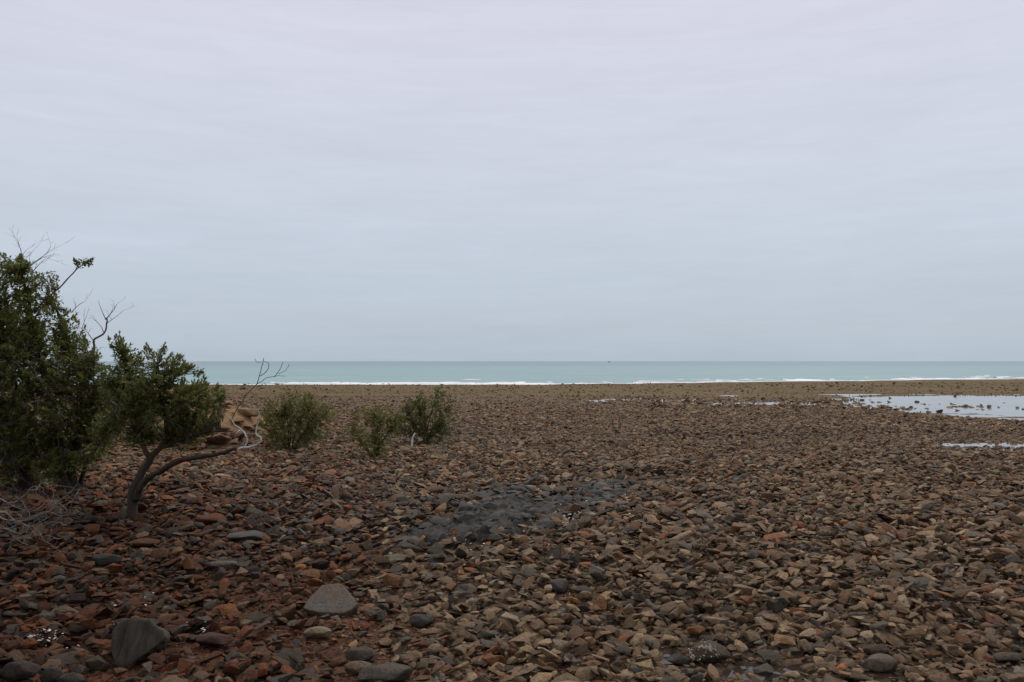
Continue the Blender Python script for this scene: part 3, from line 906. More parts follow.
# the ones that show largest become objects of their own
ppx, ppy, dep = project(X, Y, Z)
shown = S / dep * FPX * np.sqrt(np.clip(pd[pick, 1] * 0.6 + pd[pick, 2], 0.4, 1.5))
inside = (ppx > 6) & (ppx < W - 6) & (ppy > 370) & (ppy < H - 4)
order = np.argsort(-np.where(inside, shown, 0))
big = order[:270]

shape_word = []
for k, d in enumerate(PDIM):
    shape_word.append('flat' if d[2] < 0.33 else ('blocky' if d[2] > 0.52 else 'angular'))
info = []
for i in big:
    px, py = ppx[i], ppy[i]
    best = min(LAND, key=lambda q: (q[1] - px) ** 2 + (1.5 * (q[2] - py)) ** 2)
    dx, dy = px - best[1], 1.5 * (py - best[2])
    rel = ('right of' if dx > 0 else 'left of') if abs(dx) > abs(dy) else ('below' if dy > 0 else 'above')
    c = colr[i]
    cn = PN[int(np.argmin(((PC / PC.sum(1, keepdims=True) - c / c.sum()) ** 2).sum(1) * 30 + (np.log(PC.sum(1) / c.sum())) ** 2))]
    info.append((cn + ' ' + shape_word[pick[i]], rel, best[0], dx * dx + dy * dy))
groups = {}
for k, (d, r_, ph, q) in enumerate(info):
    groups.setdefault((d, r_, ph), []).append((q, k))
ORD = ['nearest', 'second nearest', 'third nearest', 'fourth nearest', 'fifth nearest', 'sixth nearest', 'seventh nearest', 'eighth nearest', 'ninth nearest', 'tenth nearest']
labels = [None] * len(info)
for (d, r_, ph), lst in groups.items():
    lst.sort()
    for j, (q, k) in enumerate(lst):
        labels[k] = (f'{d} stone {r_} the {ph}' if len(lst) == 1 else f'{ORD[min(j, 9)]} {d} stone {r_} the {ph}')
owner = [None] * len(PROTO)
for k, i in enumerate(big):
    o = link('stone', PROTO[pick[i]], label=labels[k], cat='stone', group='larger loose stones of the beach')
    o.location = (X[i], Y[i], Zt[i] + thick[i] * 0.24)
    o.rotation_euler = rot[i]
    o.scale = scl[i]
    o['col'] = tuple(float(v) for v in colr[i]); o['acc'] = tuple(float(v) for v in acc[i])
    if owner[pick[i]] is None: owner[pick[i]] = o

# the thousands of others: one mass of stones
rest = np.ones(n, bool); rest[big] = False
idx = np.nonzero(rest)[0]
usable = [k for k in range(len(PROTO)) if owner[k] is not None]
remap = np.array([usable.index(k) if k in usable else k % len(usable) for k in range(len(PROTO))])
me = bpy.data.meshes.new('shingle_stones')
me.vertices.add(len(idx))
me.vertices.foreach_set('co', np.stack([X[idx], Y[idx], Z[idx]], 1).astype(np.float32).ravel())
def attr(nm, typ, data, key):
    a = me.attributes.new(nm, typ, 'POINT')
    a.data.foreach_set(key, data.ravel())
attr('rot', 'FLOAT_VECTOR', rot[idx].astype(np.float32), 'vector')
attr('scl', 'FLOAT_VECTOR', scl[idx].astype(np.float32), 'vector')
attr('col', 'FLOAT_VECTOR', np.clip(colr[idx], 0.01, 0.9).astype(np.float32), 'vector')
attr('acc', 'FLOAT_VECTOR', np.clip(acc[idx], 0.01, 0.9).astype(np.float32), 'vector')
attr('pick', 'INT', remap[pick[idx]].astype(np.int32), 'value')
me.update()
shingle = link('shingle_stones', me, kind='stuff', label='countless small brown and grey stones covering the beach', cat='stones')
ng = bpy.data.node_groups.new('shingle', 'GeometryNodeTree')
ng.interface.new_socket('Geometry', in_out='INPUT', socket_type='NodeSocketGeometry')
ng.interface.new_socket('Geometry', in_out='OUTPUT', socket_type='NodeSocketGeometry')
gi = ng.nodes.new('NodeGroupInput'); go = ng.nodes.new('NodeGroupOutput')
jn = ng.nodes.new('GeometryNodeJoinGeometry')
for k in reversed(usable):
    oi = ng.nodes.new('GeometryNodeObjectInfo'); oi.transform_space = 'ORIGINAL'
    oi.inputs['Object'].default_value = owner[k]
    oi.inputs['As Instance'].default_value = False
    g2 = ng.nodes.new('GeometryNodeGeometryToInstance')
    ng.links.new(oi.outputs['Geometry'], g2.inputs[0])
    ng.links.new(g2.outputs[0], jn.inputs[0])
def named(nm, typ):
    a = ng.nodes.new('GeometryNodeInputNamedAttribute'); a.data_type = typ
    a.inputs['Name'].default_value = nm
    return a.outputs['Attribute']
iop = ng.nodes.new('GeometryNodeInstanceOnPoints')
ng.links.new(gi.outputs[0], iop.inputs['Points'])
ng.links.new(jn.outputs[0], iop.inputs['Instance'])
iop.inputs['Pick Instance'].default_value = True
ng.links.new(named('pick', 'INT'), iop.inputs['Instance Index'])
e2r = ng.nodes.new('FunctionNodeEulerToRotation')
ng.links.new(named('rot', 'FLOAT_VECTOR'), e2r.inputs[0])
ng.links.new(e2r.outputs[0], iop.inputs['Rotation'])
ng.links.new(named('scl', 'FLOAT_VECTOR'), iop.inputs['Scale'])
ng.links.new(iop.outputs[0], go.inputs[0])
md = shingle.modifiers.new('shingle', 'NODES'); md.node_group = ng

# ------------------------------------------------------------------ wood and leaves
class Tubes:
    def __init__(s): s.V = []; s.F = []
    def add(s, pts, rads, sides=6):
        pts = [Vector(p) for p in pts]
        base = len(s.V)
        prev_n = None
        for k, p in enumerate(pts):
            d = (pts[min(k + 1, len(pts) - 1)] - pts[max(k - 1, 0)])
            d = d.normalized() if d.length > 1e-9 else Vector((0, 0, 1))
            if prev_n is None: nn = d.orthogonal().normalized()
            else:
                nn = prev_n - d * prev_n.dot(d)
                nn = nn.normalized() if nn.length > 1e-6 else d.orthogonal().normalized()
            prev_n = nn
            b = d.cross(nn)
            for q in range(sides):
                a = 2 * math.pi * q / sides
                dv = nn * math.cos(a) + b * math.sin(a)
                rr = rads[k]
                if sides > 6:                       # ridged bark
                    rr *= 1 + 0.30 * mnoise.noise(Vector((dv.x * 2.2, dv.y * 2.2, dv.z * 2.2 + p.z * 3)) + p * 1.5) + 0.12 * mnoise.noise(p * 14 + dv * 3)
                s.V.append(p + dv * rr)
        for k in range(len(pts) - 1):
            for q in range(sides):
                s.F.append((base + k * sides + q, base + k * sides + (q + 1) % sides, base + (k + 1) * sides + (q + 1) % sides, base + (k + 1) * sides + q))
        s.F.append(tuple(base + (len(pts) - 1) * sides + q for q in range(sides)))
        s.F.append(tuple(base + q for q in reversed(range(sides))))
    def build(s, name, mat, parent, **kw):
        off = parent.location if parent else Vector()
        return link(name, mesh_np(name, [v - off for v in s.V], s.F, mat, True), parent, **kw)

def smooth_path(pts, sub=5, wig=0.0, seed=0):
    """Catmull-Rom through the points, with a little crookedness"""
    P = [Vector(p) for p in pts]
    P = [P[0] * 2 - P[1]] + P + [P[-1] * 2 - P[-2]]
    out = []
    for k in range(1, len(P) - 2):
        for j in range(sub):
            t = j / sub
            a, b, c, d = P[k - 1], P[k], P[k + 1], P[k + 2]
            out.append(0.5 * ((2 * b) + (c - a) * t + (2 * a - 5 * b + 4 * c - d) * t * t + (3 * b - a - 3 * c + d) * t ** 3))
    out.append(P[-2])
    if wig:
        for k, p in enumerate(out):
            q = Vector((k * 0.45, seed * 3.3, 0.5))
            out[k] = p + Vector((mnoise.noise(q), mnoise.noise(q + Vector((9, 0, 0))), mnoise.noise(q + Vector((0, 9, 0))))) * wig * min(1, k / 2)
    return out

def limb(T, pxs, r0, r1, sides=7, wig=0.015, seed=0, sub=5, foot=False):
    """pxs: (px, py, Y) triples"""
    pts = smooth_path([at(*p) for p in pxs], sub, wig, seed)
    n_ = len(pts)
    rad = [r0 + (r1 - r0) * (k / (n_ - 1)) ** 0.8 for k in range(n_)]
    rad = [r * (1 + 0.13 * mnoise.noise(Vector((k * 0.7, seed, 2)))) for k, r in enumerate(rad)]
    if foot:
        for k in range(min(4, n_)):
            rad[k] *= 1 + 0.45 * (1 - k / 4)
    T.add(pts, rad, sides)
    return pts

def twiggy(T, p, d, length, r0, depth, rnd, spread=0.7, grav=0.0, sides=4, kink=0.35):
    """a crooked bare branch that forks"""
    nseg = max(3, int(length / 0.07))
    pts = [Vector(p)]; dd = Vector(d).normalized()
    for k in range(nseg):
        dd = (dd + Vector((rnd.gauss(0, kink), rnd.gauss(0, kink), rnd.gauss(0, kink))) * 0.6 + Vector((0, 0, grav))).normalized()
        pts.append(pts[-1] + dd * length / nseg)
    rad = [r0 * (1 - 0.65 * k / nseg) for k in range(nseg + 1)]
    T.add(pts, rad, sides)
    if depth > 0:
        for k in range(1, nseg + 1):
            if rnd.random() < 0.55 or k == nseg:
                e = Vector((rnd.gauss(0, spread), rnd.gauss(0, spread), rnd.gauss(0, spread)))
                td = (pts[k] - pts[k - 1]).normalized()
                twiggy(T, pts[k], td + e, length * rnd.uniform(0.35, 0.6), max(rad[k] * 0.7, 0.0016), depth - 1, rnd, spread, grav, sides, kink)

class Leaves:
    def __init__(s): s.V = []; s.F = []; s.val = []
    def leaf(s, p, d, up, L, w, val):
        d = d.normalized()
        side = d.cross(up)
        if side.length < 1e-4: side = d.orthogonal()
        side.normalize(); nn = side.cross(d)
        b = len(s.V)
        s.V += [p, p + d * L * 0.45 + side * w * 0.5 + nn * w * 0.16, p + d * L * 0.5 - nn * w * 0.02, p + d * L * 0.45 - side * w * 0.5 + nn * w * 0.16, p + d * L - nn * L * 0.06]
        s.F += [(b, b + 2, b + 1), (b, b + 3, b + 2), (b + 1, b + 2, b + 4), (b + 2, b + 3, b + 4)]
        s.val += [val] * 5
    def spray(s, p, axis, rnd, count, L, bright):
        """leaves set along the last stretch of a twig"""
        axis = axis.normalized()
        for k in range(count):
            f = k / count
            e = Vector((rnd.gauss(0, 1), rnd.gauss(0, 1), rnd.gauss(0, 1)))
            e = (e - axis * e.dot(axis)).normalized()
            d = axis * (0.35 + 0.8 * f) + e * 0.9 + Vector((0, 0, 0.25))
            l_ = L * rnd.uniform(0.7, 1.2)
            v = min(0.97, max(0, rnd.gauss(bright, 0.22)))
            if rnd.random() < 0.004: v = 1.0
            s.leaf(p - axis * (1 - f) * L * 2.2, d, Vector((rnd.gauss(0, .35), rnd.gauss(0, .35), 1)), l_, l_ * rnd.uniform(0.42, 0.58), v)
    def build(s, name, mat, parent):
        off = parent.location
        me_ = mesh_np(name, [v - off for v in s.V], s.F, mat, False)
        a = me_.attributes.new('leafv', 'FLOAT', 'POINT')
        a.data.foreach_set('value', np.array(s.val, np.float32))
        return link(name, me_, parent)

def crown(Lv, Tw, blobs, limbs, rnd, L=0.05, count=11, per=520.0, depth_k=1.0, bright=0.45, gap=0.06):
    """leaf sprays spread through the crown's volume, each on a twig leading back to a limb"""
    lp = [p for l_ in limbs for p in l_]
    lpa = np.array([[p.x, p.y, p.z] for p in lp])
    for (cx, cy, rx, ry, Yc) in blobs:
        c = at(cx, cy, Yc); m = Yc / FPX
        ex, ez = rx * m, ry * m
        ey = depth_k * 0.5 * (ex + ez)
        num = int(per * ex * ey * ez * 4.19 + 6)
        for _ in range(num):
            v = Vector((rnd.gauss(0, 1), rnd.gauss(0, 1), rnd.gauss(0, 1))).normalized() * rnd.random() ** 0.42
            p = c + Vector((v.x * ex, v.y * ey, v.z * ez)) * rnd.uniform(0.9, 1.08)
            g = mnoise.noise(p * 3.1) + 0.5 * mnoise.noise(p * 7.3)
            if g < -gap * 4 + 0.0 and rnd.random() < 0.8:
                continue
            dd = ((lpa - np.array([p.x, p.y, p.z])) ** 2).sum(1)
            q = lp[int(np.argmin(dd))]
            back = q - p
            dist_ = back.length
            ax = (-back.normalized() if dist_ > 1e-3 else Vector((0, 0, 1))) + Vector((rnd.gauss(0, .35), rnd.gauss(0, .35), 0.45 + rnd.gauss(0, .25)))
            ax.normalize()
            Lv.spray(p, ax, rnd, int(count * rnd.uniform(0.6, 1.3)), L, bright)
            if rnd.random() < 0.45:
                ln = min(dist_, rnd.uniform(0.18, 0.6))
                mid = p - ax * ln * 0.5
                end = p + back.normalized() * ln
                Tw.add([end, mid * 0.6 + end * 0.4, p], [0.0055, 0.004, 0.002], 3)

def sprigs_round(blobs, rnd, num, lo=2.5, hi=5):
    """small tufts standing out of a crown's outline"""
    out = []
    for _ in range(num):
        cx, cy, rx, ry, Yc = rnd.choice(blobs); t_ = rnd.uniform(0, 6.28)
        out.append((cx + 1.18 * rx * math.cos(t_), cy - 1.12 * ry * math.sin(t_), rnd.uniform(lo, hi), rnd.uniform(lo, hi) * .8, Yc + rnd.uniform(-.3, .3)))
    return out

def tree_root(name, px, py, label, cat, group=None):
    g = ground(px, py)
    e = link(name, None, label=label, cat=cat, group=group)
    e.location = (g.x, g.y, tz(g.x, g.y))
    return e

# ---- the tall mangrove at the left edge
def tall_mangrove():
    rnd = random.Random(31)
    root = tree_root('mangrove_tree', 62, 498, 'tall many stemmed mangrove filling the left edge of the photo', 'tree', 'mangroves')
    Yb = root.location.y
    L_ = []
    stems = [([(66, 503, Yb), (62, 470, Yb), (58, 430, Yb + .05), (45, 380, Yb + .1), (32, 320, Yb + .1), (22, 272, Yb)], .075, .012),
             ([(76, 498, Yb + .1), (72, 465, Yb + .1), (78, 430, Yb + .2), (85, 385, Yb + .2), (70, 340, Yb + .25), (52, 300, Yb + .2)], .07, .012),
             ([(22, 497, Yb + .2), (26, 455, Yb + .2), (18, 410, Yb + .2), (8, 350, Yb + .2), (-4, 300, Yb)], .07, .014),
             ([(80, 487, Yb + .15), (84, 470, Yb + .1), (97, 446, Yb), (112, 424, Yb - .1), (120, 400, Yb - .1)], .032, .012),
             ([(58, 480, Yb), (48, 465, Yb - .1), (38, 452, Yb - .2), (20, 430, Yb - .3), (-10, 400, Yb - .3)], .028, .012),
             ([(-40, 505, Yb + .3), (-44, 440, Yb + .3), (-50, 370, Yb + .3), (-62, 300, Yb + .3)], .07, .015),
             ([(-90, 505, Yb + .1), (-95, 430, Yb), (-110, 360, Yb)], .06, .015),
             ([(54, 440, Yb), (75, 405, Yb - .2), (92, 372, Yb - .2), (95, 356, Yb - .2)], .03, .014)]
    for k, (pts, a, b) in enumerate(stems):
        T = Tubes(); L_.append(limb(T, pts, a, b, 8, 0.03, 40 + k, foot=k in (0, 1, 2, 5, 6)))
        T.build('trunk' if k in (0, 1, 2, 5, 6) else 'limb', M_BARK, root)
    # roots and knees round the stems
    T = Tubes()
    T.add([at(70, 500, Yb - .05), at(60, 506, Yb - .2), at(48, 512, Yb - .3)], [.035, .025, .012], 6)
    T.add([at(78, 498, Yb + .05), at(86, 503, Yb - .1), at(96, 510, Yb - .15)], [.035, .024, .012], 6)
    T.build('root', M_BARK, root)
    Lv, Tw = Leaves(), Tubes()
    T = Tubes(); L_.append(limb(T, [(48, 298, Yb), (62, 285, Yb), (75, 271, Yb), (86, 263, Yb)], .012, .005, 5, .008, 60))
    limb(T, [(75, 271, Yb), (80, 262, Yb), (74, 260, Yb)], .006, .003, 4, .004, 61)
    T.build('branch', M_TWIG, root)
    B = [(6, 285, 26, 28, Yb), (30, 292, 26, 24, Yb), (18, 275, 14, 10, Yb), (55, 300, 13, 11, Yb), (40, 325, 40, 30, Yb), (0, 335, 48, 40, Yb + .2), (60, 345, 28, 32, Yb),
         (25, 375, 58, 40, Yb - .1), (82, 385, 26, 34, Yb), (70, 372, 24, 20, Yb - .3), (40, 418, 50, 30, Yb - .2), (90, 425, 26, 22, Yb + .1), (12, 430, 40, 30, Yb - .3), (60, 448, 28, 14, Yb + .2),
         (-40, 330, 55, 55, Yb + .3), (-60, 410, 70, 60, Yb), (-110, 360, 60, 80, Yb + .1), (-20, 285, 26, 26, Yb), (-5, 462, 34, 22, Yb - .2), (110, 398, 16, 22, Yb + .2), (20, 455, 40, 20, Yb + .2), (75, 440, 34, 18, Yb + .3), (102, 436, 20, 14, Yb + .3), (30, 480, 30, 10, Yb + .4), (60, 462, 34, 16, Yb - .3), (5, 490, 30, 14, Yb + .2), (95, 452, 22, 10, Yb + .4), (28, 268, 16, 12, Yb), (2, 268, 14, 12, Yb), (98, 378, 18, 20, Yb), (97, 404, 22, 20, Yb + .1), (84, 356, 14, 18, Yb)]
    crown(Lv, Tw, B, L_, rnd, 0.050, 11, 1250, 1.1, 0.48, 0.036)
    crown(Lv, Tw, sprigs_round(B, rnd, 46), L_, rnd, 0.045, 8, 1300, 1.0, 0.55, 1)
    crown(Lv, Tw, [(84, 261, 9, 3.5, Yb), (74, 260, 3, 2, Yb), (52, 286, 5, 4, Yb), (92, 259, 4, 3, Yb)], L_, rnd, 0.042, 9, 2500, 1.0, 0.5, 1)
    Lv.build('crown', M_LEAF, root)
    Tw.build('twigs', M_TWIG, root, kind='stuff')
    # bare twigs above the crown and at its edge
    for (p0, p1, ln, seed) in [((22, 275), (19, 245), .42, 1), ((24, 272), (40, 243), .46, 2), ((14, 275), (12, 248), .36, 3), ((30, 275), (43, 256), .26, 4), ((72, 312), (80, 306), .2, 9)]:
        T = Tubes(); a = at(*p0, Yb); b = at(*p1, Yb)
        twiggy(T, a, b - a, ln, .0055, 2, random.Random(seed), .55, .02, 4, .28)
        T.build('dead_branch', M_DEAD if seed > 8 else M_TWIG, root)
    T = Tubes()
    pts = limb(T, [(92, 358, Yb), (94, 348, Yb), (94, 340, Yb), (104, 333, Yb), (107, 322, Yb), (106, 318, Yb)], .017, .008, 6, .006, 70)
    for (p0, p1, r_) in [((106, 320), (100, 305), .006), ((107, 318), (113, 303), .006), ((106, 324), (122, 313), .005), ((95, 342), (84, 332), .006), ((104, 333), (96, 318), .005), ((83, 335), (81, 318), .005), ((94, 352), (108, 355), .007)]:
        a, b = at(*p0, Yb), at(*p1, Yb + rnd.uniform(-.1, .1))
        twiggy(T, a, b - a, (b - a).length * 1.15, r_, 2, rnd, .6, .0, 4, .22)
    T.build('dead_branch', M_TWIG, root)
    # pale dead twigs hanging through the shaded side
    for k, (p0, p1, ln) in enumerate([((-20, 372), (60, 385), .75), ((-20, 400), (50, 395), .9), ((-20, 430), (45, 420), .85), ((-15, 455), (60, 445), .9), ((-10, 470), (40, 455), .7), ((20, 392), (50, 425), .55), ((55, 450), (90, 420), .5), ((40, 400), (85, 395), .45)]):
        T = Tubes(); a, b = at(*p0, Yb - .25), at(*p1, Yb - .85)
        twiggy(T, a, b - a, ln, .0046, 3, random.Random(80 + k), .5, -.02, 3, .34)
        T.build('dead_branch', M_DEAD, root)
    return root
tall = tall_mangrove()
for (x, y, a, sc_, lab) in [(-6.0, 4.5, 2.0, 1.0, 'added shade mangrove, unseen beyond the left edge, level with the schist block'), (-5.0, 1.4, 4.1, 1.1, 'added shade mangrove, unseen beyond the left edge, nearest the camera')]:
    r2 = tall.copy(); COL.objects.link(r2)  # unseen copies of the tall mangrove, added to shade the left foreground
    r2.location = (x, y, tz(x, y)); r2.rotation_euler = (0, 0, a); r2.scale = (sc_,) * 3
    r2['label'] = lab
    for ch in list(tall.children):
        c2 = ch.copy(); COL.objects.link(c2); c2.parent = r2

# ---- the leaning mangrove with a long low limb
def leaning_mangrove():
    rnd = random.Random(53)
    root = tree_root('mangrove_tree', 131, 521, 'smaller leaning mangrove with a long low limb reaching right to bleached tips', 'tree', 'mangroves')
    Yb = root.location.y
    L_ = []
    T = Tubes()
    L_.append(limb(T, [(131, 525, Yb), (132, 505, Yb), (134, 490, Yb), (143, 470, Yb + .05), (153, 456, Yb + .1), (168, 440, Yb + .2), (178, 425, Yb + .3), (186, 405, Yb + .3)], .062, .014, 14, .016, 1, foot=True))
    T.build('trunk', M_BARK, root)
    for seed, pts, a, b in [(3, [(150, 460, Yb + .1), (140, 435, Yb + .2), (132, 400, Yb + .3), (126, 365, Yb + .3), (120, 345, Yb + .3)], .03, .01),
                            (4, [(168, 440, Yb + .2), (165, 415, Yb), (160, 390, Yb), (158, 365, Yb)], .024, .008),
                            (5, [(158, 450, Yb + .15), (178, 441, Yb + .1), (205, 433, Yb + .1), (232, 431, Yb + .1)], .02, .006),
                            (6, [(105, 432, Yb + .5), (118, 412, Yb + .3), (135, 405, Yb + .1), (165, 400, Yb)], .026, .01)]:
        T = Tubes(); L_.append(limb(T, pts, a, b, 7, .02, seed)); T.build('limb', M_BARK, root)
    T = Tubes()
    low = limb(T, [(136, 500, Yb - .02), (141, 486, Yb - .05), (158, 472, Yb - .1), (178, 461, Yb - .12), (200, 457, Yb - .12), (225, 452, Yb - .1), (238, 448, Yb - .1)], .042, .016, 12, .012, 8)
    T.add(smooth_path([at(139, 492, Yb - .08), at(143, 482, Yb - .1), at(147, 474, Yb - .08)], 4), [.022] * 3 + [.016] * 3 + [.008] * 3, 6)
    T.build('low_limb', M_BARK, root)
    T = Tubes()
    limb(T, [(234, 449, Yb - .1), (246, 447, Yb - .1), (256, 445, Yb - .1), (261, 442, Yb - .12), (260, 437, Yb - .13), (256, 434, Yb - .12), (257, 424, Yb - .1), (259, 414, Yb - .1), (258, 409, Yb - .1)], .013, .005, 6, .014, 11)
    limb(T, [(245, 447, Yb - .1), (247, 438, Yb - .08), (243, 431, Yb - .05), (235, 425, Yb), (231, 419, Yb), (226, 423, Yb)], .010, .004, 6, .012, 12)
    for (p0, p1, ln) in [((257, 424), (262, 414), .10), ((240, 430), (234, 433), .09), ((252, 446), (262, 450), .10), ((259, 414), (254, 404), .12), ((247, 438), (251, 430), .08)]:
        a, b = at(*p0, Yb - .1), at(*p1, Yb - .15)
        twiggy(T, a, b - a, ln, .0045, 1, rnd, .6, 0, 4, .3)
    T.build('bleached_branch', M_WHITE, root)
    T = Tubes()
    limb(T, [(231, 420, Yb), (239, 406, Yb + .05), (249, 392, Yb + .1), (257, 384, Yb + .1)], .007, .005, 5, .008, 13)
    limb(T, [(257, 384, Yb + .1), (260, 374, Yb + .1), (262, 366, Yb + .1), (264, 358, Yb + .1)], .005, .0035, 4, .006, 14)
    limb(T, [(260, 376, Yb + .1), (267, 371, Yb + .05), (269, 364, Yb + .05), (264, 361, Yb + .08)], .004, .003, 4, .005, 15)
    limb(T, [(257, 384, Yb + .1), (267, 378, Yb + .15), (276, 376, Yb + .2), (285, 376, Yb + .2)], .005, .003, 4, .006, 16)
    limb(T, [(274, 377, Yb + .2), (279, 371, Yb + .2), (283, 362, Yb + .2)], .004, .003, 4, .005, 17)
    limb(T, [(278, 374, Yb + .2), (286, 370, Yb + .2), (289, 364, Yb + .2)], .0035, .0028, 4, .005, 18)
    limb(T, [(262, 362, Yb + .1), (257, 362, Yb + .1), (255, 359, Yb + .1)], .0035, .003, 4, .003, 19)
    T.build('dead_branch', M_TWIG, root)
    Lv, Tw = Leaves(), Tubes()
    B = [(118, 347, 13, 13, Yb + .3), (130, 358, 16, 14, Yb + .3), (125, 378, 24, 20, Yb + .3), (160, 366, 14, 10, Yb), (156, 382, 24, 18, Yb), (176, 380, 16, 12, Yb + .1), (188, 395, 20, 18, Yb + .2),
         (200, 392, 11, 14, Yb + .2), (214, 402, 10, 8, Yb + .2), (206, 412, 16, 14, Yb + .2), (150, 408, 34, 22, Yb + .1), (180, 425, 26, 16, Yb + .2), (130, 418, 28, 22, Yb + .3), (150, 432, 24, 12, Yb + .35), (192, 436, 12, 10, Yb + .3),
         (116, 395, 18, 22, Yb + .4), (165, 356, 12, 8, Yb), (182, 368, 15, 11, Yb + .1), (196, 376, 10, 9, Yb + .2), (212, 391, 10, 7, Yb + .2), (214, 410, 9, 9, Yb + .2), (190, 420, 20, 17, Yb + .2), (165, 433, 24, 11, Yb + .3), (110, 430, 24, 18, Yb + .5), (138, 440, 18, 7, Yb + .4), (205, 398, 14, 14, Yb + .2), (206, 424, 12, 12, Yb + .2), (186, 440, 20, 9, Yb + .4), (150, 352, 9, 8, Yb + .1), (142, 372, 16, 14, Yb + .1), (196, 386, 17, 14, Yb + .25), (182, 402, 26, 20, Yb), (172, 372, 16, 12, Yb + .1), (216, 396, 8, 8, Yb + .2), (142, 392, 22, 18, Yb - .1)]
    crown(Lv, Tw, B, L_, rnd, 0.045, 11, 2350, 1.15, 0.52, 0.038)
    crown(Lv, Tw, sprigs_round(B, rnd, 60) + [(222, 393, 4, 3, Yb + .2), (219, 386, 3, 3, Yb + .2), (208, 432, 6, 4, Yb + .2), (196, 444, 6, 4, Yb + .2), (203, 372, 4, 4, Yb + .2), (194, 366, 4, 3, Yb + .2), (165, 347, 4, 4, Yb), (120, 336, 5, 4, Yb + .3)], L_, rnd, 0.042, 8, 1700, 1.0, 0.58, 1)
    Lv.build('crown', M_LEAF, root)
    Tw.build('twigs', M_TWIG, root, kind='stuff')
    for k, (p0, p1, ln) in enumerate([((130, 420), (190, 398), .45), ((140, 410), (165, 445), .38), ((110, 400), (135, 425), .32), ((140, 425), (172, 405), .3)]):
        T = Tubes(); a, b = at(*p0, Yb + .05), at(*p1, Yb - .45)
        twiggy(T, a, b - a, ln, .005, 2, random.Random(180 + k), .5, -.01, 4, .3)
        T.build('dead_branch', M_DEAD, root)
leaning_mangrove()

# ---- the dead grey shrub at the left edge, in front
def dead_shrub():
    rnd = random.Random(77)
    g = ground(-30, 560)
    root = link('dead_shrub', None, label='tangle of bleached bare twigs low at the left edge', cat='shrub')
    root.location = (g.x, g.y, tz(g.x, g.y))
    Y0 = g.y
    paths = [[(-34, 560), (-12, 510), (4, 512), (18, 522), (28, 525), (36, 530), (46, 540), (60, 538), (70, 537)],
             [(-34, 560), (-14, 500), (10, 504), (22, 498), (34, 488), (40, 484), (54, 486)],
             [(-12, 512), (14, 520), (40, 516), (58, 508), (72, 500), (80, 490)],
             [(18, 522), (13, 534), (10, 546), (6, 555)], [(12, 536), (20, 541), (28, 546)],
             [(-30, 560), (-10, 525), (10, 528), (28, 518), (50, 512), (66, 516), (70, 510)],
             [(-30, 555), (-16, 530), (4, 527), (20, 533), (24, 526)], [(34, 512), (50, 500), (62, 505)]]
    for k, ps in enumerate(paths):
        T = Tubes()
        yo = rnd.uniform(-.15, .15)
        pts = limb(T, [(a, b, Y0 + yo * min(1, i / 2)) for i, (a, b) in enumerate(ps)], .0085 if k < 3 else .006, .003, 5, .022, 90 + k)
        for p in pts[4::2]:
            if rnd.random() < .5:
                twiggy(T, p, Vector((rnd.gauss(.3, .8), rnd.gauss(0, .7), rnd.gauss(0, .6))), rnd.uniform(.10, .26), .0030, 2, rnd, .7, -.03, 3, .35)
        T.build('branch', M_DEAD, root)
dead_shrub()

# ---- low shrubs on the open shingle
def shrub(px, py, blobs, label, seed, bright, nst=7, mat=None):
    rnd = random.Random(seed)
    root = tree_root('mangrove_shrub', px, py, label, 'shrub', 'young mangrove shrubs')
    Yb = root.location.y
    L_ = []
    T = Tubes()
    for k in range(nst):
        cx, cy, rx, ry = blobs[k % len(blobs)]
        tx_, ty_ = cx + rnd.uniform(-.5, .5) * rx, cy + rnd.uniform(-.6, .3) * ry
        yo = rnd.uniform(-.35, .35)
        L_.append(limb(T, [(px + rnd.uniform(-4, 4), py + 2, Yb + rnd.uniform(-.05, .05)), (px * .6 + tx_ * .4 + rnd.uniform(-3, 3), py * .6 + ty_ * .4, Yb + yo * .5), (tx_, ty_, Yb + yo)], .022, .006, 5, .03, seed + k))
    T.build('stems', M_BARK, root)
    Lv, Tw = Leaves(), Tubes()
    sprigs = []
    for _ in range(12):
        cx, cy, rx, ry = rnd.choice(blobs); t_ = rnd.uniform(0, 6.28)
        sprigs.append((cx + 1.3 * rx * math.cos(t_), cy - abs(1.15 * ry * math.sin(t_)), rnd.uniform(2, 4), rnd.uniform(2, 4), Yb + rnd.uniform(-.3, .3)))
    crown(Lv, Tw, sprigs, L_, rnd, 0.05, 8, 1500, 1.0, bright, 1)
    crown(Lv, Tw, [(a + (a - px) * .1, b, c * 1.2, d * 1.08, Yb + rnd.uniform(-.12, .12)) for (a, b, c, d) in blobs], L_, rnd, 0.054, 10, 850, 1.1, bright, 0.0)
    Lv.build('crown', mat or M_LEAF2, root)
    Tw.build('twigs', M_TWIG, root, kind='stuff')
    return root
shrub(290, 452, [(292, 402, 20, 12), (305, 412, 22, 16), (280, 416, 20, 15), (295, 430, 26, 16), (322, 414, 12, 10), (270, 430, 12, 14), (308, 438, 16, 12), (284, 444, 18, 8), (318, 424, 10, 9), (300, 396, 10, 6)],
      'wide olive green shrub nearest the tan bank, with low pale branch beside it', 201, 0.55, 9)
shrub(376, 459, [(370, 413, 17, 7), (382, 420, 17, 10), (376, 434, 18, 12), (354, 430, 9, 6), (376, 448, 18, 10), (394, 422, 11, 9), (364, 440, 10, 8), (360, 418, 10, 7)],
      'small sparse olive shrub in the middle of the three', 202, 0.6, 7)
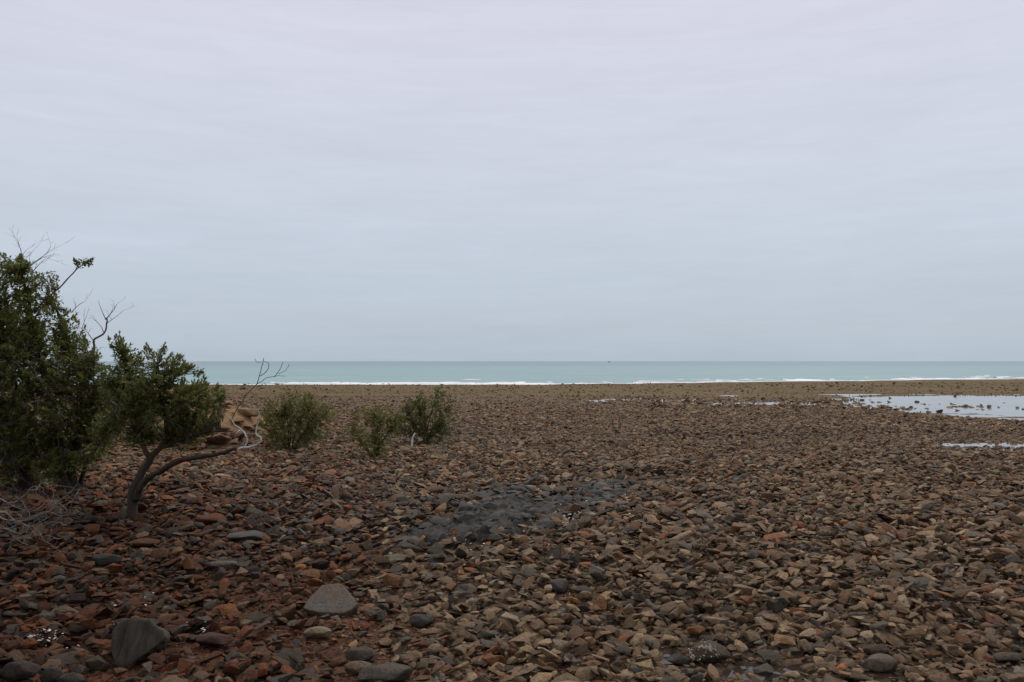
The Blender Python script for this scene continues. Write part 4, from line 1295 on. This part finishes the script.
shrub(426, 447, [(430, 402, 17, 9), (436, 391, 7, 6), (415, 405, 10, 7), (426, 418, 22, 12), (428, 433, 22, 11), (404, 426, 15, 10), (410, 416, 12, 9), (441, 424, 11, 11), (447, 412, 6, 5), (432, 442, 14, 6)],
      'darkest and tallest open shrub, right of the other two, with white litter at its foot', 203, 0.22, 9, M_LEAF)

# dead twiggy remnant right of the shrubs
def dead_tuft():
    rnd = random.Random(9)
    g = ground(470, 436)
    root = link('dead_shrub', None, label='low faint grey dead twigs right of the dark shrub', cat='shrub')
    root.location = (g.x, g.y, tz(g.x, g.y))
    for k in range(9):
        T = Tubes()
        twiggy(T, root.location + Vector((rnd.uniform(-.4, .6), rnd.uniform(-.2, .2), -.02)), Vector((rnd.gauss(.3, .6), rnd.gauss(0, .4), .6)), rnd.uniform(.3, .55), .008, 2, rnd, .6, 0, 4, .3)
        T.build('branch', M_DEAD, root)
dead_tuft()

# ---- driftwood, litter, coral bits
def driftwood(px, pts, r0, r1, label, seed):
    g = ground(*px)
    T = Tubes(); Yd = g.y
    path = smooth_path([at(a, b, Yd + c) for a, b, c in pts], 5, .01, seed)
    T.add(path, [r0 + (r1 - r0) * k / (len(path) - 1) for k in range(len(path))], 7)
    me_ = mesh_np('driftwood', [v - g for v in T.V], T.F, M_WHITE, True)
    o = link('driftwood', me_, label=label, cat='driftwood'); o.location = g
driftwood((411, 449), [(411, 450, 0), (412, 443, .02), (413, 437, .05), (415, 433, .1)], .028, .018, 'white driftwood stump standing at the left foot of the dark shrub', 1)
driftwood((383, 441), [(383, 442, 0), (384, 437, .05), (387, 434, .1)], .03, .02, 'short white driftwood stub behind the small sparse shrub', 2)

def litter(px, py, w_, h_, seed, label, name='plastic_litter', cat='litter'):
    g = ground(px, py)
    m = g.y / FPX
    bm = bmesh.new()
    r = random.Random(seed)
    nx_, nz_ = 7, 6
    grid = []
    for i in range(nx_ + 1):
        row = []
        for j in range(nz_ + 1):
            u, v = i / nx_ - .5, j / nz_
            row.append(bm.verts.new((u * w_ * m * (1 - .3 * v) + r.gauss(0, .006), .05 * math.sin(u * 9 + v * 4 + seed) + r.gauss(0, .006), v * h_ * m + .02 * math.cos(u * 7) + r.gauss(0, .006))))
        grid.append(row)
    for i in range(nx_):
        for j in range(nz_):
            bm.faces.new((grid[i][j], grid[i + 1][j], grid[i + 1][j + 1], grid[i][j + 1]))
    ex = bmesh.ops.solidify(bm, geom=bm.faces[:], thickness=.012)
    o = link(name, finish(bm, name, M_PLASTIC, 60), label=label, cat=cat)
    o.location = (g.x, g.y, tz(g.x, g.y) - .01)
litter(425, 441, 4, 5, 3, 'crumpled white plastic scrap at the foot of the dark shrub')
litter(420, 442, 3, 3, 5, 'smaller white scrap left of the crumpled plastic under the dark shrub')
litter(306, 452, 5, 3, 8, 'pale crumpled scrap at the right foot of the wide olive shrub')

def shells():
    V, F = [], []
    r = random.Random(15)
    def frag(x, y, s, lift):
        z = tz(x, y) + lift
        k = len(V)
        a = r.uniform(0, 6.28); t = r.uniform(-.5, .5)
        for q in range(6):
            b = a + q * 1.047
            rr = s * r.uniform(.7, 1.1)
            V.append((x + rr * math.cos(b), y + rr * .7 * math.sin(b), z + rr * t * math.cos(b)))
        V.append((x, y, z + s * .45)); V.append((x, y, z - s * .2))
        F.extend([(k + q, k + (q + 1) % 6, k + 6) for q in range(6)] + [(k + (q + 1) % 6, k + q, k + 7) for q in range(6)])
    for (px, py, sx, sy, num) in [(46, 650, 26, 8, 34), (470, 553, 14, 10, 14), (512, 528, 30, 8, 20), (570, 520, 16, 7, 34), (548, 494, 18, 2, 12), (625, 504, 14, 5, 14), (140, 612, 60, 14, 8), (205, 640, 6, 8, 6), (600, 512, 30, 12, 14)]:
        for _ in range(num):
            g = ground(px + r.gauss(0, sx * .6), py + r.gauss(0, sy * .6))
            frag(g.x, g.y, r.uniform(.005, .012) * (1 if g.y < 6 else 1.3), r.uniform(.045, .085))
    link('shell_fragments', mesh_np('shell_fragments', V, F, M_SHELL), kind='stuff', label='scatter of tiny white shell fragments on the dark stones', cat='shells')
shells()

# ---- far boat on the horizon
def boat():
    root = link('far_boat', None, label='tiny dark boat on the horizon right of centre', cat='boat')
    Yd = 2600.0
    c = at(609, 361, Yd)
    root.location = (c.x, Yd, SEA_Z)
    bm = bmesh.new()
    prof = [(-5, 0.9), (-4, 1.3), (0, 1.5), (4, 1.1), (6, 0.05)]
    rows = [[bm.verts.new((x, -w_, 1.1 + max(0, x) * .12)) for x, w_ in prof], [bm.verts.new((x * .92, -w_ * .6, -.3)) for x, w_ in prof],
            [bm.verts.new((x * .92, w_ * .6, -.3)) for x, w_ in prof], [bm.verts.new((x, w_, 1.1 + max(0, x) * .12)) for x, w_ in prof]]
    for j in range(4):
        for k in range(4):
            bm.faces.new((rows[j][k], rows[j][k + 1], rows[(j + 1) % 4][k + 1], rows[(j + 1) % 4][k]))
    for k in (0, 4):
        bm.faces.new([rows[j][k] for j in range(4)])
    bmesh.ops.recalc_face_normals(bm, faces=bm.faces)
    link('hull', finish(bm, 'hull', M_HULL), root)
    bm = bmesh.new()
    bmesh.ops.create_cube(bm, size=1, matrix=Matrix.Translation((-1.2, 0, 2.0)) @ Matrix.Diagonal((3.2, 1.8, 1.9, 1)))
    bmesh.ops.bevel(bm, geom=list(bm.edges), offset=.15, segments=2, affect='EDGES')
    link('cabin', finish(bm, 'cabin', M_HULL), root)
boat()
